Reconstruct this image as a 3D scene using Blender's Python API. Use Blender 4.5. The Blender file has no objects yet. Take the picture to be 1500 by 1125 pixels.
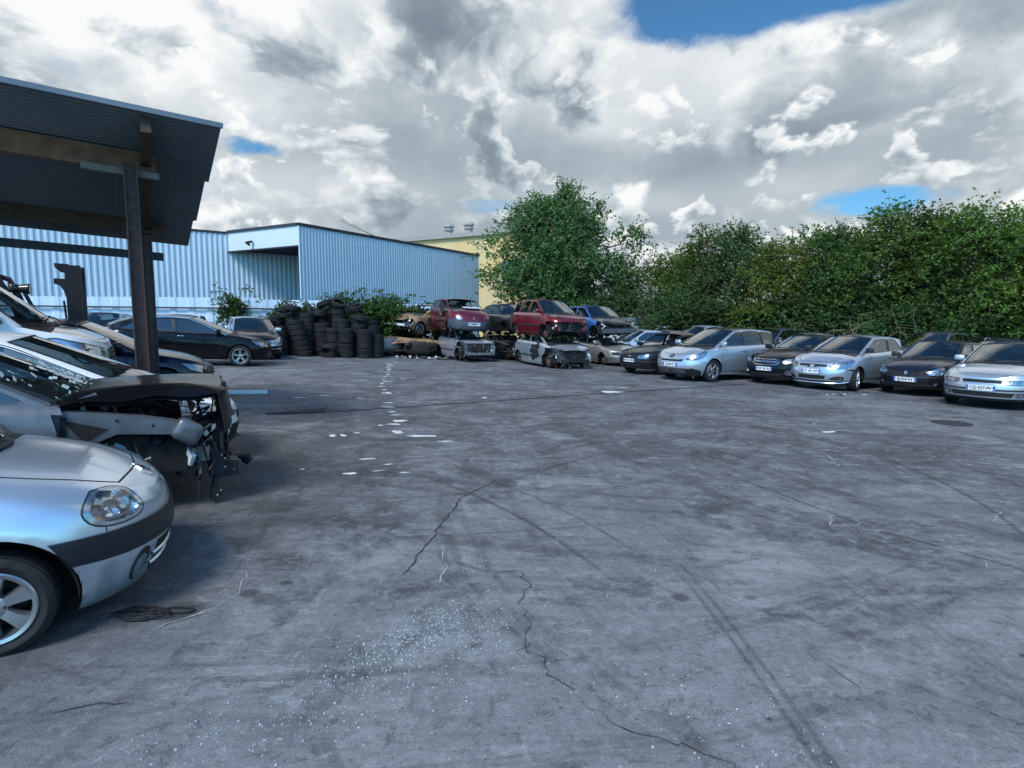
import bpy, math, random
import numpy as np
from mathutils import Vector, Matrix, Euler
from mathutils.geometry import delaunay_2d_cdt
R=math.radians; PI=math.pi
rng=random.Random(7); nrg=np.random.default_rng(7)
scn=bpy.context.scene; COL=scn.collection
F=880.; TH=math.atan(92/880.); EYE=1.7
def gz(x):                                   # height of the yard: falls gently to the right, rises faster to the left
    if x>-3: return -.02*x
    return .06+.05*(-3-x) if x>-14 else .61
# ---------------------------------------------------------------- nodes
def nd(nt,typ,ins=None,**props):
    n=nt.nodes.new(typ)
    for k,v in props.items(): setattr(n,k,v)
    for k,v in (ins or {}).items():
        s=n.inputs[k]
        if isinstance(v,bpy.types.NodeSocket): nt.links.new(v,s)
        elif isinstance(v,bpy.types.Node): nt.links.new(v.outputs[0],s)
        else: s.default_value=v
    return n
def mth(nt,op,a,b=None,c=None,clamp=False):
    ins={0:a}
    if b is not None: ins[1]=b
    if c is not None: ins[2]=c
    return nd(nt,'ShaderNodeMath',ins,operation=op,use_clamp=clamp).outputs[0]
def vmt(nt,op,a,b=None,sc=None):
    ins={0:a}
    if b is not None: ins[1]=b
    n=nd(nt,'ShaderNodeVectorMath',ins,operation=op)
    if sc is not None: n.inputs['Scale'].default_value=sc
    return n.outputs['Value'] if op in('DOT_PRODUCT','DISTANCE','LENGTH') else n.outputs[0]
def mix(nt,f,a,b,mode='MIX'):
    n=nt.nodes.new('ShaderNodeMix'); n.data_type='RGBA'; n.blend_type=mode
    for s,v in ((n.inputs[0],f),(n.inputs[6],a),(n.inputs[7],b)):
        if isinstance(v,bpy.types.NodeSocket): nt.links.new(v,s)
        else: s.default_value=v if not isinstance(v,tuple) or len(v)==4 else (*v,1)
    return n.outputs[2]
def noise(nt,vec,scale,detail=4,rough=.55,dist=0,out=0):
    ins={'Scale':scale,'Detail':detail,'Roughness':rough,'Distortion':dist}
    if vec is not None: ins['Vector']=vec
    return nd(nt,'ShaderNodeTexNoise',ins).outputs[out]
def ramp(nt,f,stops):
    n=nt.nodes.new('ShaderNodeValToRGB'); nt.links.new(f,n.inputs[0]); e=n.color_ramp.elements
    while len(e)<len(stops): e.new(.5)
    for el,(p,c) in zip(e,stops):
        el.position=p; el.color=(c,c,c,1) if not isinstance(c,tuple) else (*c,1)
    return n.outputs[0]
def sstep(nt,v,a,b,lo=0,hi=1):
    return nd(nt,'ShaderNodeMapRange',{0:v,1:a,2:b,3:lo,4:hi},interpolation_type='SMOOTHSTEP').outputs[0]
MATS={}
def newmat(name):
    m=bpy.data.materials.new(name); m.use_nodes=True; nt=m.node_tree
    return m,nt,nt.nodes['Principled BSDF']
def pset(nt,b,**kw):
    for k,v in kw.items():
        s=b.inputs[k.replace('_',' ')]
        if isinstance(v,bpy.types.NodeSocket): nt.links.new(v,s)
        else: s.default_value=(*v,1) if isinstance(v,tuple) and len(v)==3 else v
def simple(name,col,rough=.5,metal=0,var=.25,scale=6,bump=0,bscale=40,coat=0,spec=.5):
    m,nt,b=newmat(name)
    tc=nd(nt,'ShaderNodeTexCoord').outputs['Object']
    n=noise(nt,tc,scale,5,.6)
    c=mix(nt,ramp(nt,n,[(.3,0.),(.7,1.)]),tuple(x*(1-var) for x in col),tuple(min(1,x*(1+var)) for x in col))
    pset(nt,b,Base_Color=c,Metallic=metal,Coat_Weight=coat,Specular_IOR_Level=spec,
         Roughness=sstep(nt,noise(nt,tc,scale*2.3,4),.2,.8,rough*.8,min(1,rough*1.2)))
    if bump:
        bn=nd(nt,'ShaderNodeBump',{'Strength':bump,'Distance':.01,'Height':noise(nt,tc,bscale,4)})
        nt.links.new(bn.outputs[0],b.inputs['Normal'])
    MATS[name]=m; return m
def paint(name,col,metal=.55,rough=.32,dirt=.25,coat=1.):
    m,nt,b=newmat(name)
    tc=nd(nt,'ShaderNodeTexCoord').outputs['Object']
    fl=nd(nt,'ShaderNodeTexVoronoi',{'Vector':tc,'Scale':900.}).outputs['Color']
    c=mix(nt,.08,(*col,1),fl,'OVERLAY')
    d=noise(nt,tc,3.2,6,.65); d2=noise(nt,tc,38,4,.6)
    dm=mth(nt,'MULTIPLY',sstep(nt,d,.38,.75),sstep(nt,d2,.3,.75))
    dm=mth(nt,'MULTIPLY',dm,dirt,clamp=True)
    c=mix(nt,dm,c,(.16,.15,.135,1))
    rn=sstep(nt,d,.3,.75,.04,.22)
    pset(nt,b,Base_Color=c,Metallic=mth(nt,'MULTIPLY',mth(nt,'SUBTRACT',1,dm),metal),Roughness=rough,Coat_Weight=coat,Coat_Roughness=rn,Specular_IOR_Level=.08)
    bn=nd(nt,'ShaderNodeBump',{'Strength':.05,'Distance':.01,'Height':noise(nt,tc,5,2)})
    nt.links.new(bn.outputs[0],b.inputs['Coat Normal'])
    MATS[name]=m; return m
def glassmat(name,tint,gloss=1.0,rough=.02,dirt=.12):
    m,nt,b=newmat(name); nt.nodes.remove(b)
    out=[n for n in nt.nodes if n.type=='OUTPUT_MATERIAL'][0]
    tc=nd(nt,'ShaderNodeTexCoord').outputs['Object']
    tr=nd(nt,'ShaderNodeBsdfTransparent',{0:(*tint,1)})
    gl=nd(nt,'ShaderNodeBsdfGlossy',{'Color':(1,1,1,1),'Roughness':rough})
    gi=nd(nt,'ShaderNodeNewGeometry'); ca=mth(nt,'SUBTRACT',1.,mth(nt,'ABSOLUTE',vmt(nt,'DOT_PRODUCT',gi.outputs['Normal'],gi.outputs['Incoming'])),clamp=True)
    f=mth(nt,'MULTIPLY',mth(nt,'ADD',mth(nt,'MULTIPLY',mth(nt,'POWER',ca,4.),.86),.11),gloss,clamp=True)
    s=nd(nt,'ShaderNodeMixShader',{0:f,1:tr.outputs[0],2:gl.outputs[0]})
    df=nd(nt,'ShaderNodeBsdfDiffuse',{0:(.3,.3,.28,1)})
    dm=mth(nt,'MULTIPLY',sstep(nt,noise(nt,tc,4,6,.7),.4,.8),dirt)
    s2=nd(nt,'ShaderNodeMixShader',{0:dm,1:s.outputs[0],2:df.outputs[0]})
    nt.links.new(s2.outputs[0],out.inputs[0]); MATS[name]=m; return m
glassmat('car_glass',(.46,.54,.55),1.15,.015,.008); glassmat('dark_glass',(.06,.07,.075),1.,.02,.03); glassmat('lens',(.90,.93,.95),1.1,.015,.05)
simple('rubber',(.016,.0165,.018),.75,var=.35,scale=9,bump=.3,bscale=60,spec=.3)
simple('black_plastic',(.018,.019,.021),.5,var=.3); simple('dark',(.006,.006,.007),.8,var=.3)
simple('interior',(.02,.02,.022),.75,var=.3); simple('seat_fabric',(.05,.052,.058),.9,var=.35,scale=14)
simple('alloy',(.42,.44,.47),.3,.9,var=.1); simple('steel_rim',(.035,.036,.038),.55,.4); simple('chrome',(.75,.77,.8),.1,1.,var=.06)
simple('plate_white',(.75,.77,.78),.35,var=.06,coat=.4); simple('plate_blue',(.015,.06,.36),.4,var=.1); simple('lettering',(.012,.012,.014),.5,var=.1)
simple('rust',(.12,.062,.038),.85,var=.6,scale=9,bump=.4); simple('burnt',(.21,.135,.075),.85,var=.75,scale=3.5,bump=.4); simple('charred',(.022,.019,.017),.85,var=.6,scale=5)
simple('engine_metal',(.20,.205,.21),.45,.7,var=.5,scale=7); simple('engine_dark',(.018,.019,.02),.55,.2,var=.5); simple('apron_grey',(.12,.135,.15),.38,.4,var=.25,coat=.5)
simple('reflector',(.33,.36,.40),.2,.9,var=.55,scale=14); simple('bonnet_black',(.0045,.0048,.0055),.28,var=.2,spec=.35); simple('red_lens',(.35,.008,.01),.15,var=.2,coat=1); simple('amber',(.55,.13,.01),.2,var=.2,coat=.6)
simple('bulb',(.5,.55,.6),.15,.7,var=.15)
simple('white_plastic',(.62,.66,.7),.35,var=.08,coat=.5); simple('sticker',(.35,.6,.35),.6,var=.5,scale=60)
simple('wood',(.15,.072,.036),.75,var=.4,scale=5); simple('wood_dark',(.05,.03,.02),.8,var=.4); simple('wood_pale',(.15,.135,.115),.8,var=.25)
simple('steel_brown',(.075,.036,.03),.6,.15,var=.4,scale=8,bump=.3); simple('steel_dark',(.012,.012,.02),.55,.2,var=.3)
simple('trim_dark',(.022,.024,.038),.55,var=.2); simple('bark',(.075,.056,.042),.9,var=.5,bump=.5); simple('twig',(.17,.125,.085),.9,var=.4)
simple('concrete',(.30,.29,.27),.9,var=.25)
def cladding(name,col,metal=.0,rough=.45,streak=.18):
    m,nt,b=newmat(name)
    p=nd(nt,'ShaderNodeNewGeometry').outputs['Position']
    mp=nd(nt,'ShaderNodeMapping',{'Vector':p,'Scale':(3.,3.,.12)}).outputs[0]
    n=noise(nt,mp,2.,5,.65); n2=noise(nt,p,.35,3)
    c=mix(nt,mth(nt,'MULTIPLY',sstep(nt,n,.42,.8),streak),(*col,1),(col[0]*.45,col[1]*.45,col[2]*.42,1))
    c=mix(nt,mth(nt,'MULTIPLY',sstep(nt,n2,.3,.7),.12),c,(.8,.85,.9,1))
    pset(nt,b,Base_Color=c,Metallic=metal,Roughness=rough); MATS[name]=m
cladding('wall_cladding',(.48,.59,.67)); cladding('wall_cladding_pale',(.55,.62,.62),streak=.1); cladding('fence_sheet',(.45,.585,.72),streak=.28)
cladding('yellow_render',(.60,.43,.17),rough=.9,streak=.2); cladding('roof_sheet',(.09,.12,.15),.3,.5); cladding('pale_sheet',(.66,.69,.72))
# ---------------------------------------------------------------- mesh builder
class MB:
    def __init__(s): s.v=[];s.f=[];s.mi=[];s.mats=[];s.cur=0
    def m(s,name):
        mt=name if not isinstance(name,str) else MATS[name]
        if mt not in s.mats: s.mats.append(mt)
        s.cur=s.mats.index(mt); return s
    def add(s,vs,fs):
        o=len(s.v); s.v.extend([tuple(map(float,p)) for p in vs])
        for f in fs: s.f.append(tuple(o+i for i in f)); s.mi.append(s.cur)
        return s
    def box(s,c,size,rot=None,taper=1.):
        hx,hy,hz=[a/2 for a in size]; M=Euler(rot).to_matrix() if rot else None; vs=[]
        for x,y,z in((-1,-1,-1),(1,-1,-1),(1,1,-1),(-1,1,-1),(-1,-1,1),(1,-1,1),(1,1,1),(-1,1,1)):
            k=taper if z>0 else 1
            p=Vector((x*hx*k,y*hy*k,z*hz))
            if M: p=M@p
            vs.append(p+Vector(c))
        return s.add(vs,[(0,3,2,1),(4,5,6,7),(0,1,5,4),(1,2,6,5),(2,3,7,6),(3,0,4,7)])
    def beam(s,a,b,w,h,up=(0,0,1)):
        a=Vector(a);b=Vector(b);d=(b-a).normalized();sd=d.cross(Vector(up)).normalized();u=sd.cross(d);vs=[]
        for p in(a,b):
            for i,j in((-1,-1),(1,-1),(1,1),(-1,1)): vs.append(p+sd*(i*w/2)+u*(j*h/2))
        return s.add(vs,[(0,1,2,3),(7,6,5,4),(0,4,5,1),(1,5,6,2),(2,6,7,3),(3,7,4,0)])
    def tube(s,pts,r,n=8,cap=True):
        pts=[Vector(p) for p in pts]; rs=r if isinstance(r,(list,tuple)) else [r]*len(pts); rings=[]; prev=None
        for i,p in enumerate(pts):
            d=(pts[min(i+1,len(pts)-1)]-pts[max(i-1,0)])
            d=d.normalized() if d.length>1e-9 else Vector((0,0,1))
            if prev is None:
                a=d.orthogonal().normalized()
            else:
                a=(prev-d*prev.dot(d)); a=a.normalized() if a.length>1e-6 else d.orthogonal().normalized()
            prev=a; b=d.cross(a)
            rings.append([p+(a*math.cos(2*PI*k/n)+b*math.sin(2*PI*k/n))*rs[i] for k in range(n)])
        vs=[q for rg in rings for q in rg]; fs=[]
        for i in range(len(pts)-1):
            for k in range(n): fs.append((i*n+k,i*n+(k+1)%n,(i+1)*n+(k+1)%n,(i+1)*n+k))
        if cap: fs.append(tuple(reversed(range(n)))); fs.append(tuple((len(pts)-1)*n+k for k in range(n)))
        return s.add(vs,fs)
    def sbox(s,c,size,n=3.5,rot=None,nu=14,nv=9):
        M=Euler(rot).to_matrix() if rot else Matrix.Identity(3); vs=[];fs=[]
        sg=lambda a:math.copysign(abs(a)**(2/n),a)
        for j in range(nv+1):
            ph=-PI/2+PI*j/nv
            for i in range(nu):
                th=2*PI*i/nu
                p=Vector((sg(math.cos(ph))*sg(math.cos(th))*size[0]/2,sg(math.cos(ph))*sg(math.sin(th))*size[1]/2,sg(math.sin(ph))*size[2]/2))
                vs.append(M@p+Vector(c))
        for j in range(nv):
            for i in range(nu): fs.append((j*nu+i,j*nu+(i+1)%nu,(j+1)*nu+(i+1)%nu,(j+1)*nu+i))
        return s.add(vs,fs)
    def lathe(s,prof,n=28,axis='y',c=(0,0,0),closed=False):
        vs=[];fs=[];m=len(prof)
        for k in range(n):
            a=2*PI*k/n
            for r,h in prof:
                p=(r*math.cos(a),h,r*math.sin(a)) if axis=='y' else (r*math.cos(a),r*math.sin(a),h) if axis=='z' else (h,r*math.cos(a),r*math.sin(a))
                vs.append((p[0]+c[0],p[1]+c[1],p[2]+c[2]))
        for k in range(n):
            for i in range(m if closed else m-1): fs.append((k*m+i,k*m+(i+1)%m,((k+1)%n)*m+(i+1)%m,((k+1)%n)*m+i))
        return s.add(vs,fs)
    def prism(s,poly,fn0,fn1):
        n=len(poly); vs=[fn0(*p) for p in poly]+[fn1(*p) for p in poly]
        return s.add(vs,[tuple(range(n)),tuple(reversed(range(n,2*n)))]+[(i,n+i,n+(i+1)%n,(i+1)%n) for i in range(n)])
    def grid(s,rows,wrap=False):
        n=len(rows[0]); vs=[p for r in rows for p in r]; fs=[]
        for i in range(len(rows)-1):
            for k in range(n if wrap else n-1): fs.append((i*n+k,i*n+(k+1)%n,(i+1)*n+(k+1)%n,(i+1)*n+k))
        return s.add(vs,fs)
    def build(s,name,parent=None,smooth=35,weld=0,M=None):
        me=bpy.data.meshes.new(name); me.from_pydata(s.v,[],s.f)
        for mt in s.mats: me.materials.append(mt)
        me.polygons.foreach_set('material_index',s.mi)
        if weld:
            import bmesh
            bm=bmesh.new(); bm.from_mesh(me); bmesh.ops.remove_doubles(bm,verts=bm.verts,dist=weld)
            bmesh.ops.recalc_face_normals(bm,faces=bm.faces); bm.to_mesh(me); bm.free()
        if smooth:
            me.polygons.foreach_set('use_smooth',[True]*len(me.polygons)); me.set_sharp_from_angle(angle=R(smooth))
        me.update(); o=bpy.data.objects.new(name,me); COL.objects.link(o)
        if M is not None: o.matrix_basis=M
        if parent: o.parent=parent
        return o
def tag(o,label=None,cat=None,group=None,kind=None):
    for k,v in(('label',label),('category',cat),('group',group),('kind',kind)):
        if v: o[k]=v
    return o
def empty(name,loc=(0,0,0),rz=0,label=None,cat=None,group=None,M=None):
    o=bpy.data.objects.new(name,None); COL.objects.link(o); o.empty_display_size=.3
    o.matrix_basis=M if M is not None else Matrix.Translation(loc)@Matrix.Rotation(rz,4,'Z')
    return tag(o,label,cat,group)
def clone(o,parent=None,M=None):
    c=o.copy(); COL.objects.link(c)
    if parent: c.parent=parent
    if M is not None: c.matrix_basis=M
    for ch in o.children: clone(ch,c)
    return c
def curve(pts):                               # monotone cubic through points
    xs=np.array([p[0] for p in pts],float); ys=np.array([p[1] for p in pts],float)
    if len(xs)==1: return lambda x:float(ys[0])
    h=np.diff(xs); d=np.diff(ys)/h; m=np.zeros(len(xs)); m[0]=d[0]; m[-1]=d[-1]
    for i in range(1,len(xs)-1):
        if d[i-1]*d[i]>0:
            w1=2*h[i]+h[i-1]; w2=h[i]+2*h[i-1]; m[i]=(w1+w2)/(w1/d[i-1]+w2/d[i])
    X=xs.tolist();Y=ys.tolist();H=h.tolist();Mm=m.tolist()
    import bisect
    def f(x):
        if x<=X[0]: return Y[0]
        if x>=X[-1]: return Y[-1]
        i=bisect.bisect_right(X,x)-1; t=(x-X[i])/H[i]; t2=t*t;t3=t2*t
        return (2*t3-3*t2+1)*Y[i]+(t3-2*t2+t)*H[i]*Mm[i]+(-2*t3+3*t2)*Y[i+1]+(t3-t2)*H[i]*Mm[i+1]
    return f
def smooth_poly(pts,it=2,closed=True):
    for _ in range(it):
        out=[]; n=len(pts)
        for i in range(n if closed else n-1):
            a,b=pts[i],pts[(i+1)%n]
            out+= [(a[0]*.75+b[0]*.25,a[1]*.75+b[1]*.25),(a[0]*.25+b[0]*.75,a[1]*.25+b[1]*.75)]
        pts=out if closed else [pts[0]]+out+[pts[-1]]
    return pts
def subdiv(pts,ds,closed=True):
    out=[]; n=len(pts)
    for i in range(n if closed else n-1):
        a,b=pts[i],pts[(i+1)%n]; k=max(1,int(math.ceil(math.dist(a,b)/ds)))
        out+=[(a[0]+(b[0]-a[0])*j/k,a[1]+(b[1]-a[1])*j/k) for j in range(k)]
    return out if closed else out+[pts[-1]]
def inside(p,poly):
    x,y=p;c=False;j=len(poly)-1
    for i in range(len(poly)):
        xi,yi=poly[i];xj,yj=poly[j]
        if (yi>y)!=(yj>y) and x<(xj-xi)*(y-yi)/(yj-yi)+xi: c=not c
        j=i
    return c
def clean(o):
    r=[]
    for p in o:
        if not r or math.dist(p,r[-1])>1e-5: r.append(p)
    if math.dist(r[0],r[-1])<1e-5: r.pop()
    return r
def triregion(outer,holes,ds):
    loops=[subdiv(clean(outer),ds)]+[subdiv(h,ds) for h in holes]; pts=[];ed=[]
    for lp in loops:
        o=len(pts); pts+=lp; ed+=[(o+i,o+(i+1)%len(lp)) for i in range(len(lp))]
    bx=[p[0] for p in loops[0]];by=[p[1] for p in loops[0]]
    bd=np.array(pts)
    x=min(bx)+ds*.5
    while x<max(bx):
        y=min(by)+ds*.5
        while y<max(by):
            if inside((x,y),loops[0]) and not any(inside((x,y),h) for h in loops[1:]):
                if np.min(np.hypot(bd[:,0]-x,bd[:,1]-y))>ds*.45: pts.append((x,y))
            y+=ds
        x+=ds
    vs,_,fs,*_=delaunay_2d_cdt([Vector(p) for p in pts],ed,[],0,1e-7)
    keep=[]
    for f in fs:
        c=(sum(vs[i][0] for i in f)/len(f),sum(vs[i][1] for i in f)/len(f))
        if inside(c,loops[0]) and not any(inside(c,h) for h in loops[1:]): keep.append(tuple(f))
    return [tuple(v) for v in vs],keep
# ================================================================ camera, sky, light
cam=bpy.data.cameras.new('camera'); cam.sensor_width=36; cam.lens=F/1500*36; cam.clip_end=3000
co=bpy.data.objects.new('camera',cam); COL.objects.link(co); co.location=(0,0,EYE); co.rotation_euler=(PI/2-TH,0,0); scn.camera=co
def pdir(x,y):
    a=(x-750)/F;b=-(y-562.5)/F; return Vector((a,math.cos(TH)+b*math.sin(TH),-math.sin(TH)+b*math.cos(TH))).normalized()
SUN_EL,SUN_AZ=R(48),R(205)          # azimuth from +Y clockwise: behind the camera, a little left
sdv=Vector((math.sin(SUN_AZ)*math.cos(SUN_EL),math.cos(SUN_AZ)*math.cos(SUN_EL),math.sin(SUN_EL)))
W=bpy.data.worlds.new('World'); scn.world=W; W.use_nodes=True; W.cycles.sampling_method='MANUAL'; W.cycles.sample_map_resolution=512; nt=W.node_tree; nt.nodes.clear()
def sky():
    tc=nd(nt,'ShaderNodeTexCoord').outputs['Generated']; d=vmt(nt,'NORMALIZE',tc)
    sep=nd(nt,'ShaderNodeSeparateXYZ',{0:d}); Z=sep.outputs[2]
    den=mth(nt,'ADD',mth(nt,'MULTIPLY',mth(nt,'MAXIMUM',Z,0),.8),.62)
    p=vmt(nt,'ADD',nd(nt,'ShaderNodeCombineXYZ',{0:mth(nt,'DIVIDE',sep.outputs[0],den),1:mth(nt,'DIVIDE',sep.outputs[1],den),2:mth(nt,'MULTIPLY',Z,1.05)}).outputs[0],SEED)
    wp=vmt(nt,'SCALE',vmt(nt,'SUBTRACT',noise(nt,p,2.2,5,.55,out=1),(.5,.5,.5)),sc=.20)
    pw=vmt(nt,'ADD',p,wp)
    jag=mth(nt,'SUBTRACT',noise(nt,pw,5.,6,.6),.5); jag2=mth(nt,'SUBTRACT',noise(nt,pw,2.2,3,.5),.5)
    fine=mth(nt,'SUBTRACT',noise(nt,pw,9,6,.6),.5); big=mth(nt,'SUBTRACT',noise(nt,pw,1.3,3,.5),.5)
    def layer(off,sc,thr,up,soft,rough=.56,det=7):
        v=vmt(nt,'ADD',pw,off); f=noise(nt,v,sc,det,rough); fu=noise(nt,vmt(nt,'ADD',v,tuple(u*up for u in(.03,-.10,.30))),sc,det,rough)
        return f,sstep(nt,f,thr,thr+soft),sstep(nt,fu,thr-.05,thr+.17)
    def blob(x,y,r0,r1,jit=.06,sx=1.,sy=1.):
        c=pdir(x,y); df=vmt(nt,'SUBTRACT',d,tuple(c)); right=Vector((c.y,-c.x,0)).normalized(); up=right.cross(c)
        a=mth(nt,'DIVIDE',vmt(nt,'DOT_PRODUCT',df,tuple(right)),sx); b=mth(nt,'DIVIDE',vmt(nt,'DOT_PRODUCT',df,tuple(up)),sy)
        l=mth(nt,'SQRT',mth(nt,'ADD',mth(nt,'MULTIPLY',a,a),mth(nt,'MULTIPLY',b,b)))
        l=mth(nt,'ADD',l,mth(nt,'ADD',mth(nt,'MULTIPLY',jag,jit*4.5),mth(nt,'MULTIPLY',jag2,jit*6)))
        return sstep(nt,l,r0,r1,1,0)
    gaps=None
    for g in GAPS:
        m=mth(nt,'MULTIPLY',blob(g[0],g[1],g[2]*.4,g[2]*1.5,g[4],1.,g[3]),g[5]); gaps=m if gaps is None else mth(nt,'MAXIMUM',gaps,m)
    ov=mth(nt,'MAXIMUM',sstep(nt,Z,.58,.80,0,.62),sstep(nt,sep.outputs[1],.22,-.12,0,BEHIND))
    tn=TONE0
    for x,y,r,sy,amt in TONES: tn=mth(nt,'ADD',tn,mth(nt,'MULTIPLY',blob(x,y,r*.15,r*1.2,.05,1.,sy),amt))
    tn=mth(nt,'ADD',tn,mth(nt,'MULTIPLY',fine,.16))
    f0,m0,d0=layer((0,0,0),1.15,.40,.35,.10,.52)
    dens=mth(nt,'SUBTRACT',mth(nt,'SUBTRACT',mth(nt,'ADD',f0,COVER),mth(nt,'MULTIPLY',gaps,.46)),ov); dens=mth(nt,'ADD',dens,mth(nt,'MULTIPLY',fine,.30))
    dens=mth(nt,'ADD',dens,mth(nt,'MULTIPLY',jag,.28))
    mask=sstep(nt,dens,.20,.56)
    tone=mth(nt,'ADD',tn,mth(nt,'MULTIPLY',mth(nt,'SUBTRACT',.55,d0),.34))
    for off,sc,thr,up,soft,amp in LAYERS:
        f,m,dk=layer(off,sc,thr,up,soft); t2=mth(nt,'ADD',tn,mth(nt,'MULTIPLY',mth(nt,'SUBTRACT',.5,dk),amp))
        mm=mth(nt,'MULTIPLY',m,mth(nt,'SUBTRACT',1,gaps))
        tone=mth(nt,'ADD',mth(nt,'MULTIPLY',tone,mth(nt,'SUBTRACT',1,mm)),mth(nt,'MULTIPLY',t2,mm))
    cl=ramp(nt,tone,CLRAMP)
    hz=sstep(nt,Z,.0,.14,.35,0); cl=mix(nt,hz,cl,(.60,.68,.78,1))
    sk=nd(nt,'ShaderNodeTexSky',sky_type='NISHITA',sun_disc=False,sun_elevation=SUN_EL,sun_rotation=SUN_AZ,altitude=200,air_density=1.,dust_density=.4,ozone_density=3.).outputs[0]
    sk=mix(nt,1.,sk,(.50,.90,1.06,1),'MULTIPLY')
    bh=sstep(nt,sep.outputs[1],.25,-.55,1.,SUNSIDE)      # the sky is brighter round the sun, behind the camera
    b1_=nd(nt,'ShaderNodeBackground',{0:sk,1:mth(nt,'MULTIPLY',mth(nt,'POWER',bh,1.5),SKYS)}); b2_=nd(nt,'ShaderNodeBackground',{0:cl,1:mth(nt,'MULTIPLY',bh,CLS)})
    ms=nd(nt,'ShaderNodeMixShader',{0:mask,1:b1_.outputs[0],2:b2_.outputs[0]})
    o=nd(nt,'ShaderNodeOutputWorld'); nt.links.new(ms.outputs[0],o.inputs[0])
SUNSIDE=1.75; SEED=(2.3,.6,.9); BEHIND=.52
LAYERS=[((4,1,2),1.9,.47,.26,.09,.80),((9,3,5),3.6,.52,.15,.07,.80),((1,7,3),7.,.56,.08,.06,.60)]
GAPS=[(1150,-4,.19,.17,.055,1.2),(1010,8,.08,.5,.04,1.0),(378,216,.055,.35,.030,1.15),(85,92,.045,.6,.03,.36),(1262,294,.10,.26,.045,1.1),(300,3,.04,.6,.03,.55),(1390,284,.06,.22,.03,.6),(720,302,.05,.2,.03,.5)]
COVER=.16; TONE0=.625; SKYS=.085; CLS=.66
TONES=[(720,165,.50,.44,-.22),(930,235,.30,.16,-.12),(900,180,.26,.5,.13),(560,120,.3,.4,-.02),(850,330,.3,.12,-.10),(1030,225,.18,.5,-.06),(1420,225,.26,.3,-.10),(1230,150,.22,.4,.10),(300,60,.38,.55,.16),(740,100,.12,.7,.08),(480,275,.38,.16,.16),(1180,265,.2,.25,.10),(620,300,.2,.10,-.06),(60,50,.25,.5,.10),(1330,60,.3,.3,.08),(960,300,.16,.3,.12)]
CLRAMP=[(.0,(.17,.22,.28)),(.25,(.30,.365,.42)),(.45,(.45,.52,.575)),(.64,(.68,.745,.785)),(.9,(.99,1.,1.))]
sky()

sun=bpy.data.lights.new('sun','SUN'); sun.energy=2.5; sun.angle=R(20); sun.color=(1,.95,.88)
so=bpy.data.objects.new('sun',sun); COL.objects.link(so); so.rotation_euler=sdv.to_track_quat('Z','Y').to_euler()
vs=scn.view_settings; vs.view_transform='Standard'; vs.look='None'; vs.exposure=.55; vs.gamma=1
scn.cycles.max_bounces=8; scn.cycles.transparent_max_bounces=16; scn.cycles.caustics_reflective=False; scn.cycles.caustics_refractive=False; scn.cycles.use_denoising=True; scn.cycles.sample_clamp_indirect=4
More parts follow.
